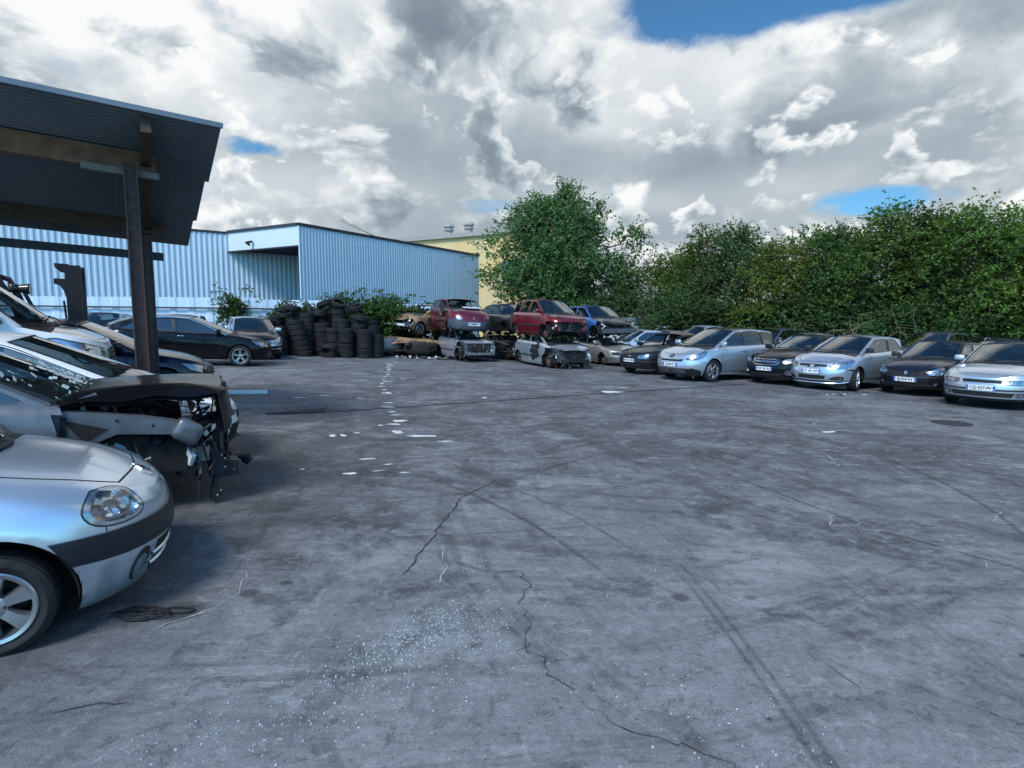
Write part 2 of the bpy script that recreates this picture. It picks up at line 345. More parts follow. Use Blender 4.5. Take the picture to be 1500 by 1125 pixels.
# ================================================================ ground
def ground_mat():
    m,nt,b=newmat('yard_asphalt'); p=nd(nt,'ShaderNodeNewGeometry').outputs['Position']
    def N(scale,detail=5,rough=.6,dist=0,vec=None): return noise(nt,vec if vec is not None else p,scale,detail,rough,dist)
    st=nd(nt,'ShaderNodeMapping',{'Vector':p,'Rotation':(0,0,R(-22)),'Scale':(.35,1.5,1)}).outputs[0]
    st2=nd(nt,'ShaderNodeMapping',{'Vector':p,'Rotation':(0,0,R(33)),'Scale':(.3,1.8,1)}).outputs[0]
    big=N(.22,4); mid=N(1.3,5,.68,.6); s1=N(1.1,5,.68,.8,st); s2=N(2.2,5,.68,.5,st2); fine=N(30,5,.75); grit=N(150,2,.7); blo=N(7.,6,.76,.6)
    f=mth(nt,'ADD',mth(nt,'MULTIPLY',big,.32),mth(nt,'MULTIPLY',mid,.38)); f=mth(nt,'ADD',f,mth(nt,'MULTIPLY',s1,.36)); f=mth(nt,'ADD',f,mth(nt,'MULTIPLY',s2,.28)); f=mth(nt,'ADD',f,mth(nt,'MULTIPLY',fine,.20))
    f=mth(nt,'SUBTRACT',f,.27)
    col=ramp(nt,f,[(.33,(.040,.043,.049)),(.43,(.080,.086,.096)),(.51,(.118,.126,.138)),(.60,(.185,.193,.205)),(.72,(.28,.285,.29))])
    def lay(mask,amt,c):
        nonlocal col
        col=mix(nt,mth(nt,'MULTIPLY',mask,amt,clamp=True),col,(*c,1))
    pal=N(.75,6,.70,.9); oil=N(.62,6,.68,1.4); sm=N(5.5,5,.75,.4)
    near=sstep(nt,vmt(nt,'DISTANCE',p,(.8,1.5,0)),1.2,8,1.,0)
    lay(near,.46,(.245,.262,.285))
    lay(mth(nt,'MULTIPLY',sstep(nt,pal,.50,.64),sstep(nt,sm,.34,.6)),.62,(.29,.30,.31))
    lay(mth(nt,'MULTIPLY',sstep(nt,oil,.495,.63),sstep(nt,sm,.30,.60)),.78,(.026,.028,.032))
    lay(mth(nt,'MULTIPLY',sstep(nt,vmt(nt,'DISTANCE',p,(.5,12.5,0)),4.,9.,1.,0),sstep(nt,mid,.62,.40)),.50,(.030,.032,.037))
    for ang,sc,seed in((-25,1.5,0),(38,1.9,5),(8,1.2,9)):
        mp=nd(nt,'ShaderNodeMapping',{'Vector':p,'Location':(seed,seed*.7,0),'Rotation':(0,0,R(ang)),'Scale':(.22,2.4,1)}).outputs[0]
        q=N(sc,5,.72,.5,mp); lay(mth(nt,'MULTIPLY',sstep(nt,q,.55,.66),sstep(nt,fine,.3,.6)),.30,(.040,.042,.047)); lay(mth(nt,'MULTIPLY',sstep(nt,q,.42,.33),sstep(nt,fine,.35,.65)),.30,(.30,.31,.32))
    lay(sstep(nt,blo,.53,.64),.45,(.31,.325,.345)); lay(sstep(nt,blo,.46,.36),.55,(.045,.048,.053)); lay(sstep(nt,fine,.55,.68),.30,(.33,.345,.36)); lay(sstep(nt,fine,.45,.33),.40,(.04,.042,.046))
    # faint overlapping tyre sweeps: noise laid along arcs about several turning centres
    for cx_,cy_,rs,amt in((-2.,12.,3.4,.5),(7.5,6.5,3.0,.5),(3.,17.5,2.6,.5),(-9.,3.,2.8,.42),(14.,12.,2.6,.42),(1.,-4.,3.6,.4)):
        dv=vmt(nt,'SUBTRACT',p,(cx_,cy_,0)); sp_=nd(nt,'ShaderNodeSeparateXYZ',{0:dv}); dl_=mth(nt,'SQRT',mth(nt,'ADD',mth(nt,'MULTIPLY',sp_.outputs[0],sp_.outputs[0]),mth(nt,'MULTIPLY',sp_.outputs[1],sp_.outputs[1]))); an=mth(nt,'ARCTAN2',sp_.outputs[1],sp_.outputs[0])
        q=N(1.,5,.62,.12,nd(nt,'ShaderNodeCombineXYZ',{0:mth(nt,'MULTIPLY',dl_,rs),1:mth(nt,'MULTIPLY',an,1.3),2:cx_}).outputs[0]); lay(mth(nt,'MULTIPLY',mth(nt,'MULTIPLY',sstep(nt,q,.57,.66),sstep(nt,dl_,2.,4.)),sstep(nt,sm,.3,.62)),amt,(.026,.027,.031))
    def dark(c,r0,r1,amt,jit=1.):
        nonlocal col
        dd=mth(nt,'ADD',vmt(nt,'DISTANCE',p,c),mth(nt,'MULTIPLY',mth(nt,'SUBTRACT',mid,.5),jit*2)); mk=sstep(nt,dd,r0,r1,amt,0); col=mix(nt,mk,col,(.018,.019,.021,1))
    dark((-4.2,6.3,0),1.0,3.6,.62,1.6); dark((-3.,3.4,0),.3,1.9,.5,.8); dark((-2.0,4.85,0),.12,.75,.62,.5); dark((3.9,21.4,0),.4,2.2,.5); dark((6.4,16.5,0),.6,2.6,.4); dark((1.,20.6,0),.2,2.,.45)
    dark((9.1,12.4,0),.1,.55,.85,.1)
    for sx,sy,r,a in((-1.9,3.3,.12,.75),(-1.62,3.55,.06,.7),(-1.45,3.7,.045,.7),(1.2,2.05,.03,.85),(1.12,2.45,.018,.8),(1.30,2.06,.028,.5),(-.05,6.2,.16,.5),(.1,6.4,.1,.5),(2.7,3.0,.03,.8),(1.05,3.6,.05,.7),(1.5,3.62,.045,.6),(-.2,3.0,.03,.5)): dark((sx,sy,gz(sx)),r*.5,r*1.4,a,r*.9)
    # tyre marks: bands along arcs, with tread ribs
    def arc(c,rad,w,amt,ribs=0,box=None,colr=(.022,.023,.026,1)):
        nonlocal col
        q=nd(nt,'ShaderNodeMapping',{'Vector':p,'Scale':(1,1,0)}).outputs[0]
        dist=vmt(nt,'DISTANCE',q,(c[0],c[1],0)); e=mth(nt,'ABSOLUTE',mth(nt,'SUBTRACT',dist,rad)); mk=sstep(nt,e,w*.55,w,1,0)
        if ribs:
            rb=mth(nt,'SINE',mth(nt,'MULTIPLY',mth(nt,'SUBTRACT',dist,rad),ribs)); mk=mth(nt,'MULTIPLY',mk,sstep(nt,rb,-.2,.5,.25,1))
        if box:
            bx=vmt(nt,'DISTANCE',q,(box[0],box[1],0)); mk=mth(nt,'MULTIPLY',mk,sstep(nt,bx,box[2]*.55,box[2],1,0))
        mk=mth(nt,'MULTIPLY',mk,sstep(nt,fine,.33,.62,.25,1)); mk=mth(nt,'MULTIPLY',mk,amt); col=mix(nt,mk,col,colr)
    arc((-17.6,2.6),18.85,.085,.62,95,(1.22,2.7,1.5)); arc((20.5,2.6),18.1,.10,.35,80,(2.42,3.0,1.3))
    for c,r,w,a,bx in(((-1.5,7.6),6.4,.035,.75,(4.7,6.6,2.6)),((-1.2,7.9),6.95,.04,.55,(5.6,6.9,2.6)),((1.,7.7),2.6,.05,.35,(3.6,7.6,1.6)),((-6,1.4),7.1,.03,.75,(-.2,5.2,1.9)),((-6,1.6),7.45,.025,.5,(.3,5.4,1.5)),((10,-1),12.4,.05,.45,(1.6,8.3,3.)),((10,-1),12.9,.04,.35,(1.1,8.7,3.)),((-4,17),7.,.12,.35,(1.5,12,3.5)),((-4,17),8.5,.10,.35,(2.5,11,4.)),((4,22),9.,.12,.4,(2.,13.5,4)),((-8,4),13.6,.1,.3,(3,12,4)),((12,4),8.,.12,.3,(6.5,9.5,4)),((6,14),4.5,.1,.35,(4.5,10.,3)),((9,15),6.5,.14,.4,(6.5,9.4,3.5))): arc(c,r,w,a,0,bx)
    # fine pale scratches
    for sx,ang,sc in((0,20,9),(4,-35,7),(8,75,8)):
        mp=nd(nt,'ShaderNodeMapping',{'Vector':p,'Location':(sx,0,0),'Rotation':(0,0,R(ang)),'Scale':(.13,1,1)}).outputs[0]
        v=noise(nt,mp,sc,3,.5,.5); mk=mth(nt,'MULTIPLY',sstep(nt,mth(nt,'ABSOLUTE',mth(nt,'SUBTRACT',v,.5)),.0,.008,1,0),sstep(nt,N(.9,3),.52,.66)); col=mix(nt,mth(nt,'MULTIPLY',mk,.45),col,(.42,.43,.43,1))
    vo=nd(nt,'ShaderNodeTexVoronoi',{'Vector':p,'Scale':11.}); sp=mth(nt,'MULTIPLY',sstep(nt,vo.outputs['Distance'],.05,.13,1,0),sstep(nt,nd(nt,'ShaderNodeSeparateXYZ',{0:vo.outputs['Color']}).outputs[0],.80,.84)); col=mix(nt,mth(nt,'MULTIPLY',sp,.6),col,(.03,.03,.032,1))
    col=mix(nt,mth(nt,'MULTIPLY',sstep(nt,grit,.56,.72),.42),col,(.36,.37,.37,1)); col=mix(nt,mth(nt,'MULTIPLY',sstep(nt,grit,.45,.30),.5),col,(.03,.03,.03,1))
    h=mth(nt,'ADD',mth(nt,'MULTIPLY',fine,.5),mth(nt,'MULTIPLY',grit,.5)); bn=nd(nt,'ShaderNodeBump',{'Strength':.8,'Distance':.014,'Height':h})
    pset(nt,b,Base_Color=col,Roughness=sstep(nt,mid,.3,.75,.62,.9),Normal=bn.outputs[0],Specular_IOR_Level=.4); MATS['yard_asphalt']=m
ground_mat()
g=MB(); g.m('yard_asphalt'); xs=[-400,-120,-40,-20,-14,-12,-10,-8,-6,-5,-4,-3.5,-3,-2.5,0,5,15,30,60,120,400]; ys=[-60,-5,0,5,10,20,40,80,200,900]
g.grid([[(x,y,gz(max(-14,min(60,x)))) for y in ys] for x in xs]); o=g.build('ground',None,80); tag(o,kind='structure')
# painted specks, cracks, joints
def flat_poly(m,cx,cy,w,h,rot,n=9,jit=.3,r=rng,z=.004):
    ps=[]
    for i in range(n):
        a=2*PI*i/n; k=1+r.uniform(-jit,jit); x,y=math.cos(a)*w/2*k,math.sin(a)*h/2*k; X=cx+x*math.cos(rot)-y*math.sin(rot); Y=cy+x*math.sin(rot)+y*math.cos(rot); ps.append((X,Y,gz(X)+z))
    m.add(ps,[tuple(range(n))])
simple('white_paint',(.55,.58,.6),.7,var=.3,scale=30); simple('crack',(.03,.031,.033),.9,var=.3); simple('chalk',(.33,.35,.37),.9,var=.3)
m=MB(); m.m('white_paint')
for x,y,w,h,a in((-2.5,12.1,.32,.14,.2),(-2.4,11.5,.3,.1,0),(-2.2,10.9,.18,.16,.5),(-2.05,10.55,.28,.1,.3),(-1.88,9.95,.30,.2,.3),(-1.92,9.6,.26,.12,0),(-1.72,8.95,.16,.3,.4),(-1.3,8.66,.42,.15,.15),(-.95,8.3,.25,.07,.1),(-2.45,8.6,.12,.2,.7),(-2.6,8.55,.1,.16,.2),(-2.3,8.8,.12,.1,0),(-1.75,7.15,.22,.06,.3),(-1.45,6.9,.12,.05,.3),(-2.35,6.6,.1,.07,.3),(-1.8,6.45,.16,.09,.4),(-1.5,6.6,.18,.04,.4),(-1.2,6.55,.12,.05,0),(-4.,12.8,.3,.1,.1),(-4.4,12.3,.3,.1,.2),(-3.2,12.6,.2,.06,0),(-2.1,9.5,.1,.1,0),(5.2,9.7,.3,.12,.4),(2.5,14.8,.7,.35,.1),(-.6,13.2,.16,.16,0),(3.,15.9,.3,.1,0),(-3.1,17,.2,.1,0)): flat_poly(m,x,y,w*.9,h,a,jit=.45)
for i in range(16): flat_poly(m,-4.6+.10*i*1.1+rng.uniform(-.15,.15),23-.62*i,rng.uniform(.1,.28),rng.uniform(.08,.3),rng.uniform(-.4,.4),jit=.5)
tag(m.build('road_marking',None,0),kind='structure')
def crackline(m,pts,w,jit=.03,z=.0045,r=rng,ds=.07):
    pts=subdiv(pts,ds,False); rows=[]
    pts=[(x+r.uniform(-jit,jit),y+r.uniform(-jit,jit)) for x,y in pts]
    for i,(x,y) in enumerate(pts):
        a,b=pts[max(0,i-1)],pts[min(len(pts)-1,i+1)]; t=Vector((b[0]-a[0],b[1]-a[1],0)).normalized(); s=Vector((-t.y,t.x,0))*w*.62*r.uniform(.3,1.3)*(.25 if i in(0,len(pts)-1) else 1)
        rows.append([(x-s.x,y-s.y,gz(x)+z),(x+s.x,y+s.y,gz(x)+z)])
    m.grid(rows)
m=MB(); m.m('crack')
crackline(m,[(-.45,4.15),(-.25,3.95),(.05,3.95),(.12,3.7),(.05,3.45),(.1,3.2),(.08,3.0),(.16,2.88),(.19,2.72),(.3,2.62)],.005)
crackline(m,[(.1,3.05),(.03,2.95),(.12,2.85)],.004); crackline(m,[(.35,2.5),(.42,2.36),(.55,2.32),(.72,2.26),(.84,2.2),(.88,2.05)],.006); crackline(m,[(.4,2.62),(.43,2.5)],.004)
crackline(m,[(2.2,7.3),(2.53,6.6),(3.08,4.96),(3.67,4.14),(4.6,2.9)],.008,.012); crackline(m,[(1.15,4.2),(1.35,3.7)],.004,.02); crackline(m,[(1.55,3.0),(1.62,2.85),(1.66,2.65)],.004); crackline(m,[(2.4,2.35),(2.47,2.2)],.005)
crackline(m,[(-.15,6.3),(-.5,5.6),(-.62,4.6),(-.72,3.85)],.011,.02)
crackline(m,[(-1.95,2.42),(-1.7,2.5)],.006)
tag(m.build('ground_crack',None,0),kind='structure')
m=MB(); m.m('chalk')
crackline(m,[(-.5,4.3),(-.5,4.1),(-.44,3.98),(-.48,3.85),(-.47,3.72)],.008,.01); crackline(m,[(-1.75,3.85),(-1.68,3.55),(-1.72,3.35),(-1.86,3.2),(-1.95,3.05)],.006,.02); crackline(m,[(-1.86,3.2),(-1.72,3.33)],.01,.02)
crackline(m,[(2.9,5.3),(2.75,5.0),(3.1,5.1)],.008,.03); crackline(m,[(3.5,4.3),(3.4,4.15),(3.62,4.2)],.007,.02); crackline(m,[(4.2,7.9),(4.,7.3),(4.4,7.4)],.012,.05); crackline(m,[(5.6,10.8),(5.3,10.4),(5.5,10.2)],.02,.05); crackline(m,[(4.6,5.5),(4.3,5.2),(4.7,5.1)],.009,.04)
crackline(m,[(.2,9.9),(1.4,10.4),(2.6,10.6)],.02,.05); crackline(m,[(3.1,10.9),(5.2,11.1)],.015,.05)
tag(m.build('chalk_scratch',None,0),kind='structure')
# drain
m=MB(); m.m('dark'); A=Vector((-4.19,10.14,0));B=Vector((6.9,17.6,0)); rows=[]
for i in range(25):
    p=A.lerp(B,i/24); s=Vector((-(B-A).y,(B-A).x,0)).normalized()*.045; rows.append([(p.x-s.x,p.y-s.y,gz(p.x)+.004),(p.x+s.x,p.y+s.y,gz(p.x)+.004)])
m.grid(rows); o=m.build('drain_channel',None,0)
m=MB(); m.m('steel_dark'); dv=(B-A).normalized(); s=Vector((-dv.y,dv.x,0))
for i in range(20):
    p=A+dv*(.03+.05*i); m.beam((p.x-s.x*.085,p.y-s.y*.085,gz(p.x)+.008),(p.x+s.x*.085,p.y+s.y*.085,gz(p.x)+.008),.022,.012)
for k in(-.09,.09): m.beam((A.x+s.x*k,A.y+s.y*k,gz(A.x)+.008),(A.x+dv.x*1.05+s.x*k,A.y+dv.y*1.05+s.y*k,gz(A.x)+.008),.02,.014)
m.build('grating',o,0); tag(o,'long narrow dark drain channel with a slotted grating at its near end','drain')
# manhole
m=MB(); m.m('steel_dark').lathe([(.001,.012),(.27,.012),(.275,.006),(.29,.006),(.30,.012),(.33,.004),(.33,-.02)],36,axis='z',c=(8.05,10.88,gz(8.05)))
tag(m.build('manhole_cover',None,40),'round dark manhole cover set in the asphalt before the silver saloon','manhole')
# broken glass
m=MB(); glassmat('shard_glass',(.75,.95,.92),1.6,.05,.0)
ms,nts,bs=newmat('shard'); pset(nts,bs,Base_Color=(.62,.76,.76),Roughness=.08,Transmission_Weight=.35,Coat_Weight=1.); MATS['shard']=ms
m.m('shard')
def shards(n,fx):
    for _ in range(n):
        x,y=fx(); k=rng.choice((.0012,.0016,.002,.0026,.0034,.0046))*rng.uniform(.8,1.2); 
        if y<1.75: continue
        m.box((x,y,gz(x)+k*.45),(k*rng.uniform(.8,1.8),k*rng.uniform(.8,1.6),k),(rng.uniform(-.4,.4),rng.uniform(-.4,.4),rng.uniform(0,3)))
def cl(cx,cy,sx,sy,rot=.5): 
    def f():
        a,b=rng.gauss(0,sx),rng.gauss(0,sy); return cx+a*math.cos(rot)-b*math.sin(rot),cy+a*math.sin(rot)+b*math.cos(rot)
    return f
shards(900,cl(-.52,3.05,.28,.12,.75)); shards(120,cl(-.40,3.35,.12,.05,.6)); shards(420,cl(-.65,2.65,.5,.16,.7)); shards(130,cl(-.95,2.3,.35,.15,.5)); shards(80,cl(-.15,2.9,.3,.2)); shards(60,cl(.5,2.5,.35,.2)); shards(50,cl(-.25,4.05,.15,.06)); shards(110,cl(.95,2.35,.18,.3,.3)); shards(160,lambda:(rng.uniform(-1.6,2.2),rng.uniform(1.9,4.6)))
tag(m.build('broken_glass',None,0),kind='stuff')
# coil of black cable on the ground
m=MB(); m.m('rubber'); pts=[]
for i in range(90):
    a=i*.42; r_=.06+.035*math.sin(i*.7)+.02*rng.random(); pts.append((-2.10+r_*1.5*math.cos(a)+.02*rng.random(),3.24+r_*.7*math.sin(a),gz(-2.1)+.010+.00018*i+.006*rng.random()))
for i in range(22):
    a=i/21*2*PI; pts.append((-1.93+.10*math.cos(a+PI),3.30+.035*math.sin(a+PI),gz(-1.9)+.010))
m.tube(pts,.0055,6); tag(m.build('cable',None,50),'tangled coil of thin black cable lying on the ground beside the front tyre','cable')
# fallen gutter length
m=MB(); m.m('plate_white'); a=Vector((-6.6,12.05,gz(-6.6)+.055)); b_=Vector((-5.22,12.72,gz(-5.22)+.055)); m.beam(a,b_,.13,.03); m.m('plate_white').beam(a+Vector((.03,-.055,-.035)),b_+Vector((.03,-.055,-.035)),.012,.05); m.beam(a+Vector((-.03,.055,-.035)),b_+Vector((-.03,.055,-.035)),.012,.05)
tag(m.build('metal_channel',None,0),'pale straight length of metal channel lying on the ground beyond the black bonnet','metal profile')
# ================================================================ buildings
def corr(m,a,b,z0,z1,pitch=.25,depth=.045,out=(0,0),top=None):
    """ribbed sheet from a to b; ribs stand out along the normal to the left of a->b times sign of depth"""
    a=Vector((a[0],a[1],0));b=Vector((b[0],b[1],0)); L=(b-a).length; d=(b-a).normalized(); n=Vector((d.y,-d.x,0))*depth; lo=[];hi=[]; k=max(1,int(L/pitch)); pt=L/k
    for i in range(k):
        for t,h in((0,0),(.52,0),(.62,1),(.9,1)):
            p=a+d*(pt*(i+t))+n*h; tt=pt*(i+t)/L; zt=z1 if top is None else top(tt); lo.append((p.x,p.y,z0));hi.append((p.x,p.y,zt))
    p=b; lo.append((p.x,p.y,z0)); hi.append((p.x,p.y,z1 if top is None else top(1)))
    m.grid([lo,hi]); return m
C0=Vector((-11.17,32,0)); dm=Vector((.494,.87,0)); dl=Vector((-.87,.494,0)); HT=6.68
wh=empty('warehouse',(0,0,0),label='pale blue ribbed metal warehouse with an open bay under a white canopy',cat='warehouse')
C1=C0+dm*17.4; FL=C0+dl*5.75
m=MB(); m.m('wall_cladding'); corr(m,C1,C0,-.5,HT,.22,-.05); m.build('main_wall',wh,20)
m=MB(); m.m('wall_cladding'); LW0=FL-Vector((.78,.63,0))*22; LW1=FL+Vector((.78,.63,0))*9; corr(m,LW1,LW0,-.5,6.62,.27,-.05); m.build('side_wall',wh,20)
m=MB(); m.m('wall_cladding_pale'); corr(m,C0,FL,HT-1.02,HT,.16,.02); m.build('canopy_fascia',wh,20)
m=MB(); m.m('trim_dark'); zt=HT+.06
m.beam(C0+Vector((0,0,zt)),C1+Vector((0,0,zt)),.14,.16); m.beam(C0+Vector((0,0,zt)),FL+Vector((0,0,zt)),.13,.14); m.beam(FL+Vector((-.02,-.02,6.68)),LW0+Vector((-.02,-.02,6.68)),.13,.13)
m.beam(C0+Vector((-.03,-.09,-.5)),C0+Vector((-.03,-.09,HT)),.30,.16); m.beam(C1+Vector((.0,0,-.5)),C1+Vector((0,0,HT)),.14,.2); m.beam(FL+Vector((-.08,-.04,HT-1.1)),FL+Vector((-.08,-.04,HT)),.2,.16); m.beam(C0+Vector((0,0,HT-1.06)),FL+Vector((0,0,HT-1.06)),.1,.07)
m.build('edge_trim',wh,0)
m=MB(); m.m('pale_sheet'); q=[C0,C1,C1+dl*14,FL+dm*17,FL]
m.add([(p.x,p.y,HT+.12) for p in q],[tuple(range(5))]); q2=[FL,LW0,LW0+Vector((-.63,.78,0))*15,FL+Vector((-.63,.78,0))*15]; m.add([(p.x,p.y,6.7) for p in q2],[(0,1,2,3)]); m.build('roof',wh,0)
m=MB(); m.m('dark'); q=[C0+dm*.1,C0+dm*9,FL+dm*9,FL+dm*.1]; m.add([(p.x,p.y,HT-1.0) for p in q],[(0,1,2,3)]); m.build('canopy_ceiling',wh,0)
m=MB(); m.m('wall_cladding_pale'); q=C0+dm*9; corr(m,q,q+dl*5.8,-.5,HT-.5,.3,.04); m.build('bay_back_wall',wh,20)
m=MB(); m.m('dark'); p=C0+dl*3.55-dm*.08; m.beam((p.x,p.y,HT-.62),(p.x-.25,p.y-.25,HT-.72),.14,.12); m.beam((p.x-.2,p.y-.2,HT-.70),(p.x-.2+.18,p.y-.34,HT-.85),.1,.1); m.build('floodlight',wh,0)
m=MB(); m.m('concrete'); p=C0+dm*3.3+Vector((-.3,.35,0)); m.beam((p.x,p.y,HT),(p.x,p.y,HT+.95),.24,.2); m.build('roof_post',wh,0)
m=MB(); m.m('dark')
for k in(0,.12): m.tube([(p.x,p.y,HT+.85-k),(p.x+.494*3.4,p.y+.87*3.4,HT+.1)],.012,5)
m.build('stay_wire',wh,0)
# yellow works building
Y0=Vector((1.6,56.2,0)); yd=Vector((-.87,.494,0)); yn=Vector((.494,.87,0)); Y1=Y0+yd*34
yb=empty('works_building',(0,0,0),label='tall yellow rendered works building with two roof vents behind the blue warehouse',cat='building')
m=MB(); m.m('yellow_render'); q=[Y0,Y1,Y1+yn*16,Y0+yn*16]; m.grid([[(p.x,p.y,-.5) for p in q+[q[0]]],[(p.x,p.y,9.9) for p in q+[q[0]]]]); m.build('wall',yb,0)
for k in(1.5,9.5,13.3,20):
    m=MB(); m.m('concrete'); p=Y0+yd*k-yn*.03; m.beam((p.x,p.y,-.5),(p.x,p.y,9.9),.10 if k!=1.5 else .3,.06); m.build('pilaster',yb,0)
m=MB(); m.m('pale_sheet'); corr(m,Y0+yd*14-yn*.05,Y0+yd*20-yn*.05,8.9,9.75,.4,.04); m.build('pale_panel',yb,0)
m=MB(); m.m('concrete'); a,b=Y0-yn*.1-yd*.2,Y1-yn*.1; m.beam(a+Vector((0,0,10.05)),b+Vector((0,0,10.05)),.5,.42); q=[Y0,Y1,Y1+yn*16,Y0+yn*16]; m.add([(p.x,p.y,10.2) for p in q],[(0,1,2,3)]); rf=m.build('roof',yb,0)
for t in(7.45,9.85):
    p=Y0+yd*t+yn*1.2; m=MB(); m.m('concrete').lathe([(.36,10.1),(.36,10.75),(.5,10.8),(.5,10.88),(.40,10.92),(.40,11.1),(.54,11.14),(.54,11.24),(.42,11.44),(.001,11.5)],14,axis='z',c=(p.x,p.y,0)); m.build('roof_vent',rf,30)
m=MB(); m.m('concrete'); p=Y0+yd*1.9-yn*.04; m.beam((p.x,p.y,5.2),(p.x,p.y,7.4),2.0,.08,up=tuple(-yn)); fr=m.build('window',yb,0)
m=MB(); m.m('dark_glass'); p=p-yn*.06; m.beam((p.x,p.y,5.32),(p.x,p.y,7.28),1.78,.05,up=tuple(-yn)); m.build('pane',fr,0)
# sheet fence along the warehouse
fp=[(-27,26.3),(-22.6,27.3),(-12.3,29.5),(-9.0,30.6),(-3.6,32.3)]
fe=empty('sheet_fence',(0,0,0),label='blue ribbed sheet metal fence on dark posts in front of the warehouse',cat='fence')
m=MB(); m.m('fence_sheet')
for a,b in zip(fp[:-1],fp[1:]): corr(m,b,a,gz(a[0])+.02,gz(a[0])+2.22,.80,-.035)
m.build('sheet_panel',fe,15)
m=MB(); m.m('trim_dark')
for a,b in zip(fp[:-1],fp[1:]):
    o_=Vector((.05,-.12,0)); m.beam(Vector((*a,gz(a[0])+1.78))+o_,Vector((*b,gz(b[0])+1.78))+o_,.06,.07)
m.build('fence_rail',fe,0)
def onf(x):
    for a,b in zip(fp[:-1],fp[1:]):
        if a[0]<=x<=b[0]: return a[1]+(b[1]-a[1])*(x-a[0])/(b[0]-a[0])
for x in(-25.,-20.6,-16.5,-12.3,-8.2,-5.):
    m=MB(); m.m('trim_dark').beam((x,onf(x)-.15,gz(x)),(x,onf(x)-.15,gz(x)+2.45),.09,.09); m.build('fence_post',fe,0)
m=MB(); m.m('pale_sheet'); corr(m,(8.2,35.0),(4.4,34.6),gz(6),1.95,.22,.03); m.m('trim_dark').beam((4.4,34.5,1.95),(8.2,34.9,1.95),.06,.06); tag(m.build('sheet_fence',None,15),'short grey corrugated fence panel between the stacked wrecks and the trees','fence')
# ================================================================ open shed
A0=Vector((-3.59,7.7,4.07)); dS=Vector((.85,.527,0)); nS=Vector((-.527,.85,0)); SL=.195
sh=empty('open_shed',(0,0,0),label='open lean-to shed with dark corrugated roof on brown steel posts',cat='shed')
def rp(a,n,dz=0): return A0+dS*a+nS*n+Vector((0,0,-SL*n-.06*a+dz))
m=MB(); m.m('roof_sheet'); rows=[]
K=62
for i in range(K):
    for t,h in((0,0),(.5,0),(.62,.035),(.88,.035)):
        n=4.86*(i+t)/K; jag=.0 if i%20 else 0; e=-.05*int(n/1.7)
        rows.append([tuple(rp(-9+0,n,h)),tuple(rp(e+.0,n,h))])
m.grid(rows); m.build('roof',sh,15)
m=MB(); m.m('roof_sheet'); m.beam(rp(-9,-.02,.02),rp(.02,-.02,.02),.03,.06); m.build('roof_flashing',sh,0)
def woodbeam(name,a,b,w,h,mat): m=MB(); m.m(mat).beam(a,b,w,h); return m.build(name,sh,0)
woodbeam('timber_beam',rp(-9,1.05,-.16),rp(-.68,1.05,-.16),.09,.26,'wood')
woodbeam('timber_beam',rp(-9,3.6,-.14),rp(-.5,3.6,-.14),.09,.22,'wood_dark')
for a in(-.80,-3.3,-6.2): woodbeam('rafter',rp(a,.05,-.11),rp(a,4.7,-.11),.11,.20,'wood_dark' if a<-1 else 'wood_dark')
woodbeam('packing_board',rp(-1.5,.95,-.34),rp(-.66,.95,-.34),.10,.08,'wood_pale')
P1=Vector((-4.90,7.95,0)); P2=Vector((-6.22,10.42,0))
def post(p,h):
    m=MB(); m.m('steel_brown'); w=.16
    for s in(-1,1): m.beam((p.x+dS.x*s*.07,p.y+dS.y*s*.07,gz(p.x)),(p.x+dS.x*s*.07,p.y+dS.y*s*.07,h),.16,.016,up=tuple(dS))
    m.beam((p.x,p.y,gz(p.x)),(p.x,p.y,h-.002),.014,.135,up=tuple(dS)); m.box((p.x,p.y,gz(p.x)+.01),(.3,.3,.02)); return m.build('post',sh,0)
post(P1,3.72); post(P2,3.2)
for k in(-5.5,): 
    post(P1+dS*k,3.74); post(P2+dS*k,3.2)
woodbeam('steel_beam',P2-dS*8+Vector((0,0,3.22)),P2+dS*.24+Vector((0,0,2.80)),.1,.13,'steel_dark'); woodbeam('hanger',P2+dS*.26+Vector((0,0,2.72)),P2+dS*.26+Vector((0,0,3.25)),.1,.08,'steel_dark')

# ================================================================ car builder
VLEV_=[0,.04,.1,.18,.27,.36,.45,.54,.62,.70,.77,.83,.88,.92,.955,.98,1.0]
DEF=dict(L=3.9,W=1.64,wb=2.5,fo=.78,r=.29,tw=.19,ds=.075,zb=.2,
 shoulder=[(0,.63),(.25,.73),(.8,.85),(1.15,.90),(2.2,.93),(3.4,.96),(3.9,.95)],
 nose=[(.18,.12),(.28,.03),(.45,0),(.56,.015),(.64,.07),(.75,.18)],
 tail=[(.2,.1),(.35,.01),(.5,0),(.62,.05),(.9,.12),(1.0,.16)],
 sec=[(0,.88),(.08,.945),(.3,.985),(.55,1.0),(.75,.99),(.88,.965),(.95,.935),(1,.89)],
 af=.75,nf=2.5,ar=.5,nr=3.,crown=.05,taper=[(0,1),(2.2,1),(3.9,.96)],
 A=(1.15,1.95),D=(3.8,3.4),bow=.30,rbow=.12,lean=20,drop=.055,
 roof=[(1.9,1.395),(2.5,1.42),(3.2,1.395),(3.5,1.34)],
 wins=[(0,0,0),(2.35,2.42,.09),(3.25,3.15,.13)],wend=(3.62,3.3),
 paint='silver',glass='car_glass',wheel='alloy5',arch=.345,flare=.014,scallop=.010,scz=.42,
 front=[],plate=None,mirror=True,ws=True,sideglass=True,strip=None,wheels=True,seats=True,steer=0,
 pillar_black=True,bonnet_lines=True,doors=[1.22,2.4,3.3],handles=[(2.2,.83),(3.15,.86)],rail=None,rubstrip=None,sills=None)
WHEELS={}
